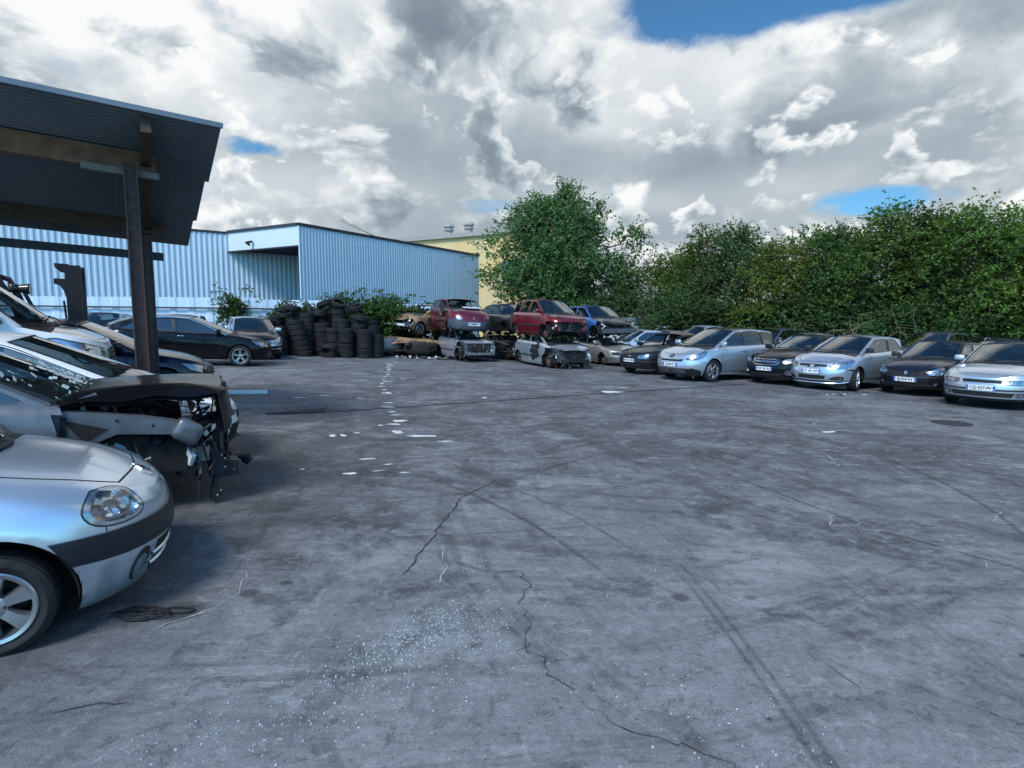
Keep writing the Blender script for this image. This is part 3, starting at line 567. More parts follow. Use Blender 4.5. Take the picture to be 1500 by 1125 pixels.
def wheel_mesh(style,r,w):
    key=(style,round(r,3),round(w,3))
    if key in WHEELS: return WHEELS[key]
    rr=r*(.66 if style in('steel','cap') else .70)
    b=MB(); b.m('rubber')
    h=w/2
    prof=[(rr,-h*.8),(rr+.012,-h*.95),((rr+r)/2,-h*1.04),(r-.025,-h*.97),(r-.006,-h*.84)]
    for k in(-.5,-.18,.18,.5): prof+=[(r,h*(k-.13)),(r,h*(k+.08)),(r-.009,h*(k+.1)),(r-.009,h*(k+.17))]
    prof+=[(r-.006,h*.84),(r-.025,h*.97),((rr+r)/2,h*1.04),(rr+.012,h*.95),(rr,h*.8)]
    b.lathe(prof,40)
    tyre=b
    q=MB(); q.m('dark').lathe([(rr*.98,-h*.6),(0.001,-h*.5)],24)
    if style=='hub':
        q.m('rust').lathe([(.001,.03),(.05,.03),(.055,-.0),(.135,-.005),(.137,-.03),(.07,-.035)],24)
        for k in range(4): q.m('engine_metal').tube([(.036*math.cos(k*PI/2),.0,.036*math.sin(k*PI/2)),(.036*math.cos(k*PI/2),.055,.036*math.sin(k*PI/2))],.007,6)
        res=(None,q)
    else:
        mname={'steel':'steel_rim'}.get(style,'alloy')
        q.m(mname).lathe([(rr+.004,h*.92),(rr-.004,h*1.0),(rr-.022,h*.94),(rr-.03,h*.55),(rr-.04,-h*.5)],40)
        def spoke(a,w0,w1,r0,r1,y0,y1,th=.03):
            ca,sa=math.cos(a),math.sin(a)
            def P(rad,t,y): return (rad*ca-t*sa,y,rad*sa+t*ca)
            vs=[]
            for rad,wd,y in((r0,w0,y0),((r0+r1)/2,(w0*.55+w1*.45)*.9,(y0+y1)/2+.008),(r1,w1,y1)):
                vs+=[P(rad,-wd/2,y-th),P(rad,-wd/2*.72,y),P(rad,wd/2*.72,y),P(rad,wd/2,y-th)]
            fs=[]
            for i in range(2):
                for k in range(3): fs.append((i*4+k,i*4+k+1,(i+1)*4+k+1,(i+1)*4+k))
            q.add(vs,fs)
        if style=='steel':
            q.lathe([(rr-.03,h*.3),(rr*.75,h*.55),(rr*.55,h*.62),(rr*.35,h*.45),(.001,h*.45)],32)
            q.m('dark')
            for k in range(8):
                a=2*PI*k/8; q.lathe([(.02,0),(.001,.002)],10,c=(rr*.68*math.cos(a),h*.62,rr*.68*math.sin(a)))
        elif style=='cap':
            q.lathe([(rr-.02,h*.8),(rr*.8,h*.95),(rr*.4,h*.9),(.001,h*.92)],32)
            q.m('dark')
            for k in range(9):
                a=2*PI*k/9; q.lathe([(.022,0),(.001,.002)],10,c=(rr*.78*math.cos(a),h*.965,rr*.78*math.sin(a)))
        else:
            n=int(''.join(c for c in style if c.isdigit()) or 5); y1=h*.9;y0=h*.72
            wide=.30 if n<=6 else .2
            for k in range(n):
                a=2*PI*k/n+PI/2
                if style.startswith('double'):
                    for da in(-.16,.16): spoke(a+da,.035,.04,.05,rr-.012,y0,y1)
                elif style.startswith('fan'): spoke(a,rr*.30,rr*.62,.03,rr-.008,y0,y1)
                else: spoke(a,rr*wide*.9,rr*wide*1.25,.03,rr-.012,y0,y1)
            q.lathe([(.07,y0-.02),(.062,y0+.004),(.035,y0+.012),(.001,y0+.013)],20)
            q.m('engine_dark' if style[0]=='f' else 'rust').lathe([(.13,-.01),(.132,-.02),(.05,-.03)],20)
            for k in range(4):
                q.m('dark').lathe([(.008,0),(.001,.001)],8,c=(.05*math.cos(k*PI/2+.4),y0+.009,.05*math.sin(k*PI/2+.4)))
        res=(tyre,q)
    WHEELS[key]=res; return res
TEXTS={}
def text_mesh(s,size,ext=.0015,sx=1.):
    key=(s,size,sx)
    if key in TEXTS: return TEXTS[key]
    c=bpy.data.curves.new('t','FONT'); c.body=s; c.size=size; c.align_x='CENTER'; c.align_y='CENTER'; c.extrude=ext; c.offset=.0022*size/.1
    o=bpy.data.objects.new('t',c); COL.objects.link(o); bpy.context.view_layer.update()
    me=bpy.data.meshes.new_from_object(o.evaluated_get(bpy.context.evaluated_depsgraph_get()))
    bpy.data.objects.remove(o); bpy.data.curves.remove(c)
    if sx!=1:
        for v in me.vertices: v.co.x*=sx
    me.materials.clear(); me.materials.append(MATS['lettering']); TEXTS[key]=me; return me
def number_plate(parent,M,text,name='number_plate'):
    b=MB(); b.m('plate_white'); b.box((0,0,0),(.52,.008,.11)); b.m('plate_blue'); b.box((-.238,-.0015,0),(.042,.0085,.106)); b.box((.238,-.0015,0),(.042,.0085,.106))
    b.m('plate_white')
    for k in range(8): b.box((-.238+.011*math.cos(k*PI/4),-.0062,.022+.011*math.sin(k*PI/4)),(.004,.001,.004))
    o=b.build(name,parent,0,M=M)
    for s,sz,x,z,mm,sx in((text,.094,0,0,None,.88),('F',.034,-.238,-.03,'plate_white',1),('67',.03,.238,-.03,'plate_white',1)):
        me=text_mesh(s,sz,sx=sx)
        if mm: me=me.copy(); me.materials.clear(); me.materials.append(MATS[mm])
        t=bpy.data.objects.new('lettering',me); COL.objects.link(t); t.parent=o
        t.matrix_basis=Matrix.Translation((x,-.0065,z))@Matrix.Rotation(PI/2,4,'X')
    return o
class Car:
    def __init__(c,M,label,cat='car',group=None,name='parked_car',**P):
        p=dict(DEF); p.update(P); c.p=p; c.M=M
        c.zs=curve(p['shoulder']); c.rf=curve(p['nose']); c.rr=curve(p['tail']); c.wv=curve(p['sec']); c.tp=curve(p['taper']); c.rz=curve(p['roof'])
        c.L,c.W,c.zb,c.r=p['L'],p['W'],p['zb'],p['r']; c.sw=[p['fo'],p['fo']+p['wb']]
        L,W=c.L,c.W; hr=[]
        for a,n,front in((p['af'],p['nf'],1),(p['ar'],p['nr'],0)):
            seg=[]
            for k in range(161):
                ph=PI/2*k/160; seg.append((a*(1-math.cos(ph)**(2/n)),math.sin(ph)**(2/n)))
            if front: hr+=seg
            else: hr+=[(L-t,y) for t,y in reversed(seg)]
        q=[0.]
        for i in range(1,len(hr)): q.append(q[-1]+math.hypot(hr[i][0]-hr[i-1][0],(hr[i][1]-hr[i-1][1])*W/2))
        c.Q=np.array(q);c.T=np.array([h[0] for h in hr]);c.Y=np.array([h[1] for h in hr]); c.qmax=q[-1]
        c.zn0=c.zb; c.kit={}
        c.root=empty(name,label=label,cat=cat,group=group,M=M)
        c.lower(); 
        if p['A']: c.greenhouse()
        c.details()
    # ---- surface
    def loop(c,q,v):
        t=float(np.interp(abs(q),c.Q,c.T)); yn=float(np.interp(abs(q),c.Q,c.Y))
        zf=c.zb+v*(c.zs(0)-c.zb); zr=c.zb+v*(c.zs(c.L)-c.zb)
        rf=c.rf(zf); rr=c.rr(zr)
        return rf+t*(c.L-rf-rr)/c.L,yn
    def P(c,q,v):
        s,yn=c.loop(q,min(v,1)); zs=c.zs(s); z=c.zb+min(v,1)*(zs-c.zb)
        y=c.W/2*c.wv(min(v,1))*yn*c.tp(s)
        for sw in c.sw:
            d=math.hypot(s-sw,z-c.r)
            if z>c.r*.5: y+=c.p['flare']*math.exp(-((d-c.p['arch']-.02)/.075)**2)*(1 if yn>.9 else 0)
        y-=c.p['scallop']*math.exp(-((z-c.p['scz'])/.08)**2)*max(0,min(1,(s-c.sw[0]-.3)/.4))*max(0,min(1,(c.sw[1]-.2-s)/.4))
        if v>1:
            u=1-(v-1); z=c.hood(s,u); y=y*u
        return Vector((c.L/2-s,math.copysign(y,q) if q else 0,z))
    def ytop(c,s): return c.W/2*c.wv(1)*c.tp(s)*c.yn(s)
    def yn(c,s):
        rf=c.rf(c.zs(0)); rr=c.rr(c.zs(c.L)); t=(s-rf)*c.L/(c.L-rf-rr)
        return float(np.interp(t,c.T,c.Y))
    def hood(c,s,u):
        k=min(1,max(0,(s-.05)/.45)); a_=min(1,max(0,(.74-abs(u))/.13)); return c.zs(s)+c.p['crown']*k*(1-abs(u)**2.4)+c.p.get('dome',.011)*k*a_*a_*(3-2*a_)
    def fz(c,q,z):                            # point on the lower body at arc length q and height z
        v=.5
        for _ in range(6):
            s,_y=c.loop(q,v); v=max(0,min(1.0,(z-c.zb)/(c.zs(s)-c.zb)))
        return c.P(q,v)
    def fs(c,s,z,side=1):                     # the same by distance s behind the nose
        rf=.0
        t=s; v=max(0,min(1,(z-c.zb)/(c.zs(s)-c.zb)))
        zf=c.zb+v*(c.zs(0)-c.zb); rf=c.rf(zf); rr=c.rr(c.zb+v*(c.zs(c.L)-c.zb)); t=(s-rf)*c.L/(c.L-rf-rr)
        q=float(np.interp(t,c.T,c.Q)); return c.P(q*side if side>0 else -q,v)
    def gside(c,s,z,side=1):
        zs=c.zs(s); h=max(0,z-zs); y=c.ytop(s)-.006-h*math.tan(R(c.p['lean']))*(.75+.5*h)
        return Vector((c.L/2-s,side*y,z))
    def zrail(c,s): return c.rz(s)-c.p['drop']
    # ---- lower body
    def lower(c):
        p=c.p; n=int(c.qmax/p['ds']); qs=[c.qmax*i/n for i in range(n+1)]; N=n
        b=MB(); b.m(p['paint']); VLEV=p.get('vlev',VLEV_); V=len(VLEV); vid={}; verts=[]
        ks=list(range(-N,N+1))
        for k in ks:
            for j,v in enumerate(VLEV):
                q=math.copysign(qs[abs(k)],k) if k else 0
                pt=c.P(q,v)
                if k==N: pt=c.P(-qs[N],v)
                vid[k,j]=len(verts); verts.append(pt)
        s_=lambda pt:c.L/2-pt.x
        Ra=p['arch']; holed=set(); near=set(i for i,pt in enumerate(verts) if abs(pt.y)>c.W*.3 and any(math.hypot(s_(pt)-sw,pt.z-c.r)<Ra+.1 for sw in c.sw))
        strip=p['strip']; faces=[]
        for k in ks[:-1]:
            for j in range(V-1):
                f=(vid[k,j],vid[k+1,j],vid[k+1,j+1],vid[k,j+1])
                if p.get('lampholes') and all(inside((qs[abs(kk)],VLEV[jj]),p['lampholes']) for kk in(k,k+1) for jj in(j,j+1)): continue
                if any(i in near for i in f):
                    cx=sum(s_(verts[i]) for i in f)/4; cz=sum(verts[i].z for i in f)/4
                    if any(math.hypot(cx-sw,cz-c.r)<Ra for sw in c.sw): holed.update(f); continue
                if strip:
                    cx=sum(s_(verts[i]) for i in f)/4; cz=sum(verts[i].z for i in f)/4
                    if strip(cx,cz,sum(verts[i].y for i in f)/4): continue
                faces.append(f)
        used=set(i for f in faces for i in f)
        for i in used&holed:
            pt=verts[i]; sw=min(c.sw,key=lambda w:abs(s_(pt)-w)); dx,dz=s_(pt)-sw,pt.z-c.r; d=math.hypot(dx,dz)
            if d>1e-4 and pt.z>c.zb+.004:
                z=c.r+dz/d*Ra; pt.x=c.L/2-(sw+dx/d*Ra); pt.z=max(c.zb,z)
            elif d>1e-4: pt.x=c.L/2-(sw+math.copysign(math.sqrt(max(0,Ra*Ra-dz*dz)),dx))
        o=len(b.v); b.v=[tuple(v) for v in verts]; 
        for f in faces: b.f.append(f); b.mi.append(b.cur)
        # bonnet and rear deck
        M=20; J=V-1
        def cap(rows,mat):
            b.m(mat); prev=None
            for k in rows:
                a,z=vid[-k,J],vid[k,J]; pa,pz=verts[a],verts[z]; s=s_(pz); ids=[a]
                for m in range(1,M):
                    u=-1+2*m/M; ids.append(len(b.v)); b.v.append((pz.x,abs(pz.y)*u,c.hood(s,u)))
                ids.append(z)
                if prev:
                    for m in range(M):
                        if p.get('lampholes') and all(inside((qs[kk],1.0001+min(m2/M*2,2-m2/M*2)),p['lampholes']) for kk in(k,k-1) for m2 in(m,m+1)): continue
                        b.f.append((prev[m],prev[m+1],ids[m+1],ids[m])); b.mi.append(b.cur)
                prev=ids
        sA=p['A'][0] if p['A'] else p['cut']; sD=p['D'][0] if p['D'] else c.L
        S1=[s_(verts[vid[k,J]]) for k in range(N+1)]
        hs=p.get('hoodstart',-1)
        fr=[k for k in range(N+1) if S1[k]<=sA+.12 and S1[k]>=hs]
        dark=[k for k in fr if S1[k]>sA-p['bow']*.95]; pa=[k for k in fr if k not in dark]
        if dark and pa: dark=[pa[-1]]+dark
        cap(pa,p.get('hoodpaint',p['paint'])); cap(dark,'black_plastic')
        if p['D']: cap([k for k in range(N,0,-1) if S1[k]>=sD-.1],p['paint'])
        # underside and wheel wells
        b.m('dark'); x0,x1=c.L/2-p.get('under0',.45),-c.L/2+.2
        if strip: x0=c.L/2-p.get('under',.9)
        b.box(((x0+x1)/2,0,c.zb+.06),(x0-x1,c.W*.8,.08))
        for sw in c.sw:
            for sd in(1,-1):
                rows=[]
                for k in range(15):
                    a=PI*k/14; rows.append([(c.L/2-sw+Ra*.995*math.cos(a),sd*c.W*.49*c.tp(sw),c.r+Ra*.995*math.sin(a)),(c.L/2-sw+Ra*.93*math.cos(a),sd*c.W*.25,c.r+Ra*.93*math.sin(a))])
                if not(strip and sw<1.2 and p.get('nowell')): 
                    b.grid(rows); b.add([r[1] for r in rows],[tuple(range(15))])
        c.body=b.build('body',c.root,32,weld=.0008)
    # ---- greenhouse
    def lineA(c,t):
        A=c.p['A']; s=A[0]+(A[1]-A[0])*t; z0=c.zs(A[0]); z1=c.zrail(A[1]); z=z0+(z1-z0)*(t+.10*t*(1-t)); return s,z
    def lineD(c,t):
        D=c.p['D']; s=D[0]+(D[1]-D[0])*t; z0=c.zs(D[0]); z1=c.zrail(D[1]); z=z0+(z1-z0)*(t+c.p.get('dbulge',.12)*t*(1-t)*1.6); return s,z
    def greenhouse(c):
        p=c.p; A,D=p['A'],p['D']; b=MB(); b.m(p['paint'])
        outA=[c.lineA(i/10) for i in range(11)]; outD=[c.lineD(i/10) for i in range(11)]
        top=[(A[1]+(D[1]-A[1])*i/16,c.zrail(A[1]+(D[1]-A[1])*i/16)) for i in range(1,16)]
        bot=[(D[0]+(A[0]-D[0])*i/20,c.zs(D[0]+(A[0]-D[0])*i/20)) for i in range(1,20)]
        outer=outA+top+outD[::-1]+bot
        # windows
        W=p['wins']; wins=[]; ml=p.get('winsill',.02); mt=p.get('wintop',.045)
        def topz(s): return c.zrail(s)-mt
        def aline(z,off):                       # s of A line at height z
            lo,hi=0.,1.
            for _ in range(25):
                m=(lo+hi)/2
                if c.lineA(m)[1]<z: lo=m
                else: hi=m
            return c.lineA(lo)[0]+off
        def dline(z,off):
            lo,hi=0.,1.
            for _ in range(25):
                m=(lo+hi)/2
                if c.lineD(m)[1]<z: lo=m
                else: hi=m
            return c.lineD(lo)[0]-off
        nb=len(W)
        for k in range(nb):
            sb0,st0,w0=W[k]; last=k==nb-1
            if last: sb1,st1,w1=p['wend'][0],p['wend'][1],0
            else: sb1,st1,w1=W[k+1]
            def left(t):                       # front boundary
                if k==0:
                    z0=c.zs(A[0]+.12)+ml; z=z0+(topz(A[1]+.1)-z0)*t; return (aline(z,.075 if t<.9 else .085),z)
                s=sb0+(st0-sb0)*t+w0/2; z=c.zs(s)+ml; return (s,z+(topz(s)-z)*t)
            def right(t):
                s=sb1+(st1-sb1)*t-w1/2; z=c.zs(s)+ml; return (s,z+(topz(s)-z)*t)
            l0,l1=left(0),left(1); r0,r1=right(0),right(1)
            poly=[left(i/6) for i in range(7)]
            m=6
            poly+=[(l1[0]+(r1[0]-l1[0])*i/m,topz(l1[0]+(r1[0]-l1[0])*i/m)) for i in range(1,m)]
            poly+=[right(1-i/6) for i in range(7)]
            poly+=[(r0[0]+(l0[0]-r0[0])*i/m,c.zs(r0[0]+(l0[0]-r0[0])*i/m)+ml) for i in range(1,m)]
            wins.append(smooth_poly(poly,2))
        vs,fs=triregion(outer,wins,.11)
        for sd in(1,-1):
            pts=[c.gside(s,z,sd) for s,z in vs]
            smin=W[1][0]-.3 if len(W)>1 else 99
            for blk in(0,1):
                b.m('black_plastic' if blk else p['paint'])
                sel=[]
                for f in fs:
                    cs=sum(vs[i][0] for i in f)/3; cz=sum(vs[i][1] for i in f)/3
                    isb=p['pillar_black'] and any(abs(cs-(w[0]+(w[1]-w[0])*.5))<w[2]*.5+.06 for w in W[1:]) and c.zs(cs)+.025<cz<c.zrail(cs)-.05 and cs<p['wend'][1]
                    if isb==bool(blk): sel.append(f if sd<0 else f[::-1])
                if sel: b.add(pts,sel)
        # roof
        def edge(s): q=c.gside(s,c.zrail(s)); return abs(q.y)
        bow,rb=p['bow']*.42,p['rbow']; rows=[]; K=18; U=14
        bt=p.get('bowtop',bow)
        for i in range(K+1):
            t=i/K; s0=A[1]+(D[1]-A[1])*t; row=[]
            for m in range(U+1):
                u=-1+2*m/U; s=s0-bt*(1-u*u)*max(0,1-t*3)+rb*.5*(1-u*u)*max(0,t*3-2)
                row.append((c.L/2-s,edge(s0)*u,c.zrail(s0)+p['drop']*(1-abs(u)**2.4)))
            rows.append(row)
        if not p.get('noroof'): b.m(p.get('roofpaint',p['paint'])).grid([r[::-1] for r in rows])
        # windscreen frame + glass
        def ws(u,t,front=True):
            if front:
                s1,z1=c.lineA(t); bb=p['bow']*(1-t)+bt*t; sA=A[0]-p['bow']; z0=c.hood(sA,0)+.015
                zc=z0+(c.zrail(A[1])+p['drop']-z0)*(t+.10*t*(1-t)); s=s1-bb*(1-abs(u)**2)
            else:
                s1,z1=c.lineD(t); bb=p['rbow']*(1-t*.5); z0=c.hood(D[0],0)+.01
                zc=z0+(c.zrail(D[1])+p['drop']-z0)*(t+p.get('dbulge',.12)*1.6*t*(1-t)); s=s1+bb*(1-abs(u)**2)
            y=abs(c.gside(s1,z1).y); z=zc+(z1-zc)*abs(u)**2.2
            return (c.L/2-s,y*u,z)
        def pane(front,name,mat,bm_,um,t0,t1,make):
            T=10
            us=[-1+2*m/20 for m in range(21)]; ts=[i/T for i in range(T+1)]
            ug=[-um+2*um*m/16 for m in range(17)]; tg=[t0+(t1-t0)*i/T for i in range(T+1)]
            # frame strips
            def strip(u0,u1,ta,tb,k=6):
                rows=[[ws(u0+(u1-u0)*i/2,ta+(tb-ta)*j/k,front) for j in range(k+1)] for i in range(3)]
                b.m(bm_).grid(rows if front else [r[::-1] for r in rows])
            strip(-1,-um,0,1,10); strip(um,1,0,1,10)
            rows=[[ws(-um+2*um*i/16,t1+(1-t1)*j,front) for j in range(2)] for i in range(17)]
            b.m(bm_).grid(rows if front else [r[::-1] for r in rows])
            rows=[[ws(-um+2*um*i/16,t0*j,front) for j in range(2)] for i in range(17)]
            b.m('black_plastic').grid(rows if front else [r[::-1] for r in rows])
            if make:
                g=MB(); g.m(mat)
                rows=[[ws(u,t,front) for t in tg] for u in ug]
                g.grid(rows); return g
        g=pane(True,'windscreen',p['glass'],p['paint'],p.get('wsu',.93),.05,.97,True)
        c.ws=ws
        if p['ws']:
            g.build('windscreen',c.root,60)
            e=MB(); e.m('black_plastic')          # rubber seal round the screen and the wipers
            um=p.get('wsu',.93)
            for u in(-um,um): e.tube([Vector(ws(u,t))+Vector((.004,0,.004)) for t in[.03+.95*i/10 for i in range(11)]],.009,5)
            e.tube([Vector(ws(-um+2*um*i/12,.975))+Vector((.004,0,.004)) for i in range(13)],.008,5)
            e.build('screen_seal',c.root)
            wp=MB(); wp.m('black_plastic')
            for ub,ut,tt in((-.62,-.05,.10),(.0,.62,.10)):
                a=Vector(ws(ub,.03))+Vector((.03,0,.02)); bb=Vector(ws(ut,tt))+Vector((.02,0,.022))
                wp.tube([a,(a+bb)/2+Vector((.01,0,.015)),bb],.009,6); d=Vector(ws(ut-.35,tt+.0))+Vector((.012,0,.012)); e2=Vector(ws(ut+.3,tt+.02))+Vector((.012,0,.012)); wp.tube([d,(d+e2)/2,e2],.007,5)
            wp.build('wiper',c.root)
        if p.get('backlight',True):
            g=pane(False,'rear_window',p['glass'],p['paint'],.86,p.get('bl0',.16),.93,p.get('rearglass',True))
            if g: g.build('rear_window',c.root,60)
        c.shell=b.build('cabin_shell',c.root,40,weld=.0006)
        for sd in(1,-1):
            tr=MB(); tr.m('black_plastic')
            for wi,w in enumerate(wins):
                dp=subdiv(w,.09)
                if p['sideglass'] is True or (p['sideglass'] and (wi,sd) in p['sideglass']):
                    vv,ff=triregion(w,[],.2); g=MB(); g.m(p.get('sideg',p['glass']))
                    g.add([c.gside(s,z,sd)-Vector((0,sd*.008,0)) for s,z in vv],[f if sd<0 else f[::-1] for f in ff]); g.build('side_window',c.root,60)
                cx=sum(a for a,_ in w)/len(w); cz=sum(a for _,a in w)/len(w); rows=[]
                for s,z in dp:
                    d=math.hypot(s-cx,z-cz); k=.022/d
                    rows.append([c.gside(s+(s-cx)*k*.6,z+(z-cz)*k*1.0,sd)+Vector((0,sd*.003,0)),c.gside(s-(s-cx)*.012/d,z-(z-cz)*.012/d,sd)+Vector((0,-sd*.006,0))])
                rows.append(rows[0]); tr.grid(rows if sd<0 else [r[::-1] for r in rows])
            tr.build('window_trim',c.root,60)
        if p['seats']: c.interior()
    def interior(c):
        p=c.p; sA=p['A'][0]; zf=c.zb+.16; w=c.W
        b=MB(); b.m('interior'); b.box((c.L/2-(sA+p['D'][0])/2,0,zf),(p['D'][0]-sA,w*.8,.05))
        zc=c.zs(sA)
        for sd in(1,-1): b.box((c.L/2-(sA+p['D'][0])/2,sd*w*.425,(zf+zc)/2),(p['D'][0]-sA-.1,.04,zc-zf-.06))
        b.box((c.L/2-p['D'][0]+.12,0,(zf+zc)/2),(.05,w*.8,zc-zf))
        b.build('cabin_lining',c.root,0)
        d=MB(); d.m('interior'); d.sbox((c.L/2-sA-.17,0,zc-.06),(.62,w*.82,.26),5); d.sbox((c.L/2-sA-.3,w*.2,zc+.03),(.3,.42,.13),3); d.build('dashboard',c.root,40)
        sw=MB(); sw.m('black_plastic'); cx=c.L/2-sA-.52; 
        pts=[(cx-.09*math.sin(a),w*.21+.18*math.cos(a),zc+.0+.165*math.sin(a)) for a in[2*PI*i/20 for i in range(21)]]
        sw.tube(pts,.014,6,cap=False); sw.sbox((cx+.02,w*.21,zc-.01),(.06,.16,.12),3); sw.build('steering_wheel',c.root,40)
        sx=sA+1.0
        for sd in(1,-1):
            q=MB(); q.m('seat_fabric'); q.sbox((c.L/2-sx,sd*w*.21,zf+.22),(.52,.50,.24),4); q.sbox((c.L/2-sx-.30,sd*w*.21,zf+.52),(.16,.48,.62),4,rot=(0,-.25,0)); q.sbox((c.L/2-sx-.40,sd*w*.21,zf+.93),(.10,.27,.18),3,rot=(0,-.2,0)); q.build('seat',c.root,50)
        q=MB(); q.m('seat_fabric'); rx=c.sw[1]-.42; q.sbox((c.L/2-rx,0,zf+.2),(.5,w*.76,.26),5); q.sbox((c.L/2-rx-.33,0,zf+.5),(.16,w*.76,.58),5,rot=(0,-.3,0))
        for y in(-.25,.25): q.sbox((c.L/2-rx-.43,y*w,zf+.86),(.09,.24,.15),3)
        q.build('rear_bench',c.root,50)
    # ---- helpers for parts laid on the body
    def patch(c,name,outline,mat,off=.004,ds=.05,thick=.012,f=None,parent=None,smooth=50,mb=None):
        f=f or c.fz; vs,fs=triregion(outline,[],ds); e=1e-3; P=[]; 
        for a,b_ in vs:
            p0=f(a,b_); n=(f(a+e,b_)-f(a-e,b_)).cross(f(a,b_+e)-f(a,b_-e))
            n=n.normalized() if n.length>1e-12 else Vector((1,0,0))
            if n.dot(p0-Vector((p0.x*.3,0,.5)))<0: n=-n
            P.append((p0,n))
        m=mb or MB(); m.m(mat); nb=len(subdiv(clean(outline),ds))
        top=[p+n*off for p,n in P]; low=[P[i][0]+P[i][1]*(off-thick) for i in range(nb)]
        o=len(top); fl=[tuple(x) for x in fs]; fl+=[(i,(i+1)%nb,o+(i+1)%nb,o+i) for i in range(nb)]
        # orient
        if fs:
            a,b_,d=[top[i] for i in fs[0]]
            if (b_-a).cross(d-a).dot(P[fs[0][0]][1])<0: fl=[x[::-1] for x in fl]
        m.add(top+low,fl)
        return m if mb is not None else m.build(name,parent or c.root,smooth)
    def ribbon(c,m,path,w,off=.003,f=None,ds=.06,closed=False):
        f=f or c.fz; pts=subdiv(path,ds,closed); e=1e-3; rows=[]
        for i,(a,b_) in enumerate(pts):
            p0=f(a,b_); n=(f(a+e,b_)-f(a-e,b_)).cross(f(a,b_+e)-f(a,b_-e)); n=n.normalized() if n.length>1e-12 else Vector((1,0,0))
            if n.dot(p0-Vector((p0.x*.3,0,.5)))<0: n=-n
            p1=f(*pts[min(i+1,len(pts)-1)]); pm=f(*pts[max(i-1,0)]); t=(p1-pm); t=t.normalized() if t.length>1e-9 else Vector((0,0,1))
            sd=n.cross(t).normalized(); rows.append([p0-sd*w/2+n*off*.3,p0-sd*w*.3+n*off,p0+sd*w*.3+n*off,p0+sd*w/2+n*off*.3])
        if closed: rows.append(rows[0])
        m.grid(rows)
    def headlight(c,outline,bulbs=(),side=1,off=.006,mat='reflector',amber=None,f=None,name='headlight'):
        mm=MB(); o=[(a*side,b) for a,b in outline]
        c.patch('',o,mat,.003,.05,.01,f=f,mb=mm); 
        ff=f or c.fz
        for a,b_,r in bulbs:
            p=ff(a*side,b_); n=Vector((.85,.45*side,.2)).normalized()
            Mq=n.to_track_quat('Y','Z').to_matrix(); K=16
            for mt,pr in (('dark',[(r*1.22,-.004),(r*1.16,.009),(r*1.02,.010),(r*.98,.002)]),('bulb',[(r*.99,.004),(r*.7,-.004),(r*.3,-.008),(.001,-.009)])):
                vs=[p+Mq@Vector((r_*math.cos(2*PI*i/K),h_,r_*math.sin(2*PI*i/K))) for i in range(K) for r_,h_ in pr]; Lp=len(pr)
                mm.m(mt).add(vs,[(i*Lp+j,i*Lp+j+1,((i+1)%K)*Lp+j+1,((i+1)%K)*Lp+j) for i in range(K) for j in range(Lp-1)])
        if amber: c.patch('',[(a*side,b) for a,b in amber],'amber',.005,.05,.004,f=f,mb=mm)
        h=mm.build(name,c.root,40)
        g=MB(); c.patch('',o,'lens',.020 if bulbs else .010,.05,.012,f=f,mb=g); g.build('lens',h,50)
        e=MB(); e.m('black_plastic'); c.ribbon(e,o,c.p.get('surw',.012),.006,f=f,closed=True); e.build('lamp_surround',h,50)
        return h
    def wheel(c,x,sd,style,steer=0,z=None,r=None):
        ty,ri=wheel_mesh(style,r or c.r,c.p['tw']); rot=(0 if sd>0 else PI)+R(steer)
        y=sd*(c.W/2*c.tp(c.L/2-x)-c.p['tw']/2-.012)
        M=Matrix.Translation((x,y,c.r if z is None else z))@Matrix.Rotation(rot,4,'Z')@Matrix.Rotation(rng.random()*6,4,'Y')
        if ty is None: return ri.build('brake_disc',c.root,40,M=M)
        w=ty.build('wheel',c.root,40,M=M); ri.build('rim',w,30); return w
    def details(c):
        p=c.p; st=p['wheels']; L=c.L
        if st:
            for i,sw in enumerate(c.sw):
                for sd in(1,-1):
                    s_=st if isinstance(st,str) else p['wheel']
                    if isinstance(st,dict): s_=st.get((i,sd),p['wheel'])
                    if s_: c.wheel(L/2-sw,sd,s_,p['steer'] if i==0 else 0)
        sl=MB(); sl.m('dark')
        if p['bonnet_lines'] and not p['strip']:
            hf=lambda u,s:Vector((L/2-s,c.ytop(s)*u,c.hood(s,u)))
            s0,s1=p.get('bl',(.22,p['A'][0]-.16)); uu=p.get('blu',.86)
            ub=.8
            for sd in(1,-1): c.ribbon(sl,[(sd*(ub+(uu-ub)*i/6),s0+(s1-s0)*i/6) for i in range(7)],.011,.002,f=hf)
            c.ribbon(sl,[(-ub+2*ub*i/12,s0-.05*(1-(-1+i/6)**2)) for i in range(13)],.012,.002,f=hf)
            for cr in p.get('creases',[]):
                pass
        bz=c.zb+.1
        for sd in(1,-1):
            f=lambda s,z:c.fs(s,z,sd)
            for i,ds_ in enumerate(p['doors']):
                if strip_skip(p,ds_): continue
                zt=c.zs(ds_)-.01; lean=p.get('dlean',0)
                c.ribbon(sl,[(ds_-lean*j/6,bz+(zt-bz)*j/6) for j in range(7)] if i<len(p['doors'])-1 or len(p['doors'])<3 else [(ds_-.18*(1-j/6)**2,bz+(zt-bz)*j/6) for j in range(7)],.013,.002,f=f)
            if p['doors'] and not p['strip']: c.ribbon(sl,[(p['doors'][0]+(p['doors'][-1]-p['doors'][0]-.1)*j/10,bz) for j in range(11)],.012,.002,f=f)
            if not p['strip'] and c.W>1.5 and p.get('seams',True):
                s0=p['fo']-p['arch']*.80; z0=c.r+p['arch']*.60; c.ribbon(sl,[(s0,z0),(s0-.10,z0+.03),(max(.22,s0-.26),z0+.08)],.010,.002,f=f)
            if p.get('fenderline') and not p['strip']: c.ribbon(sl,p['fenderline'],.009,.002,f=f)
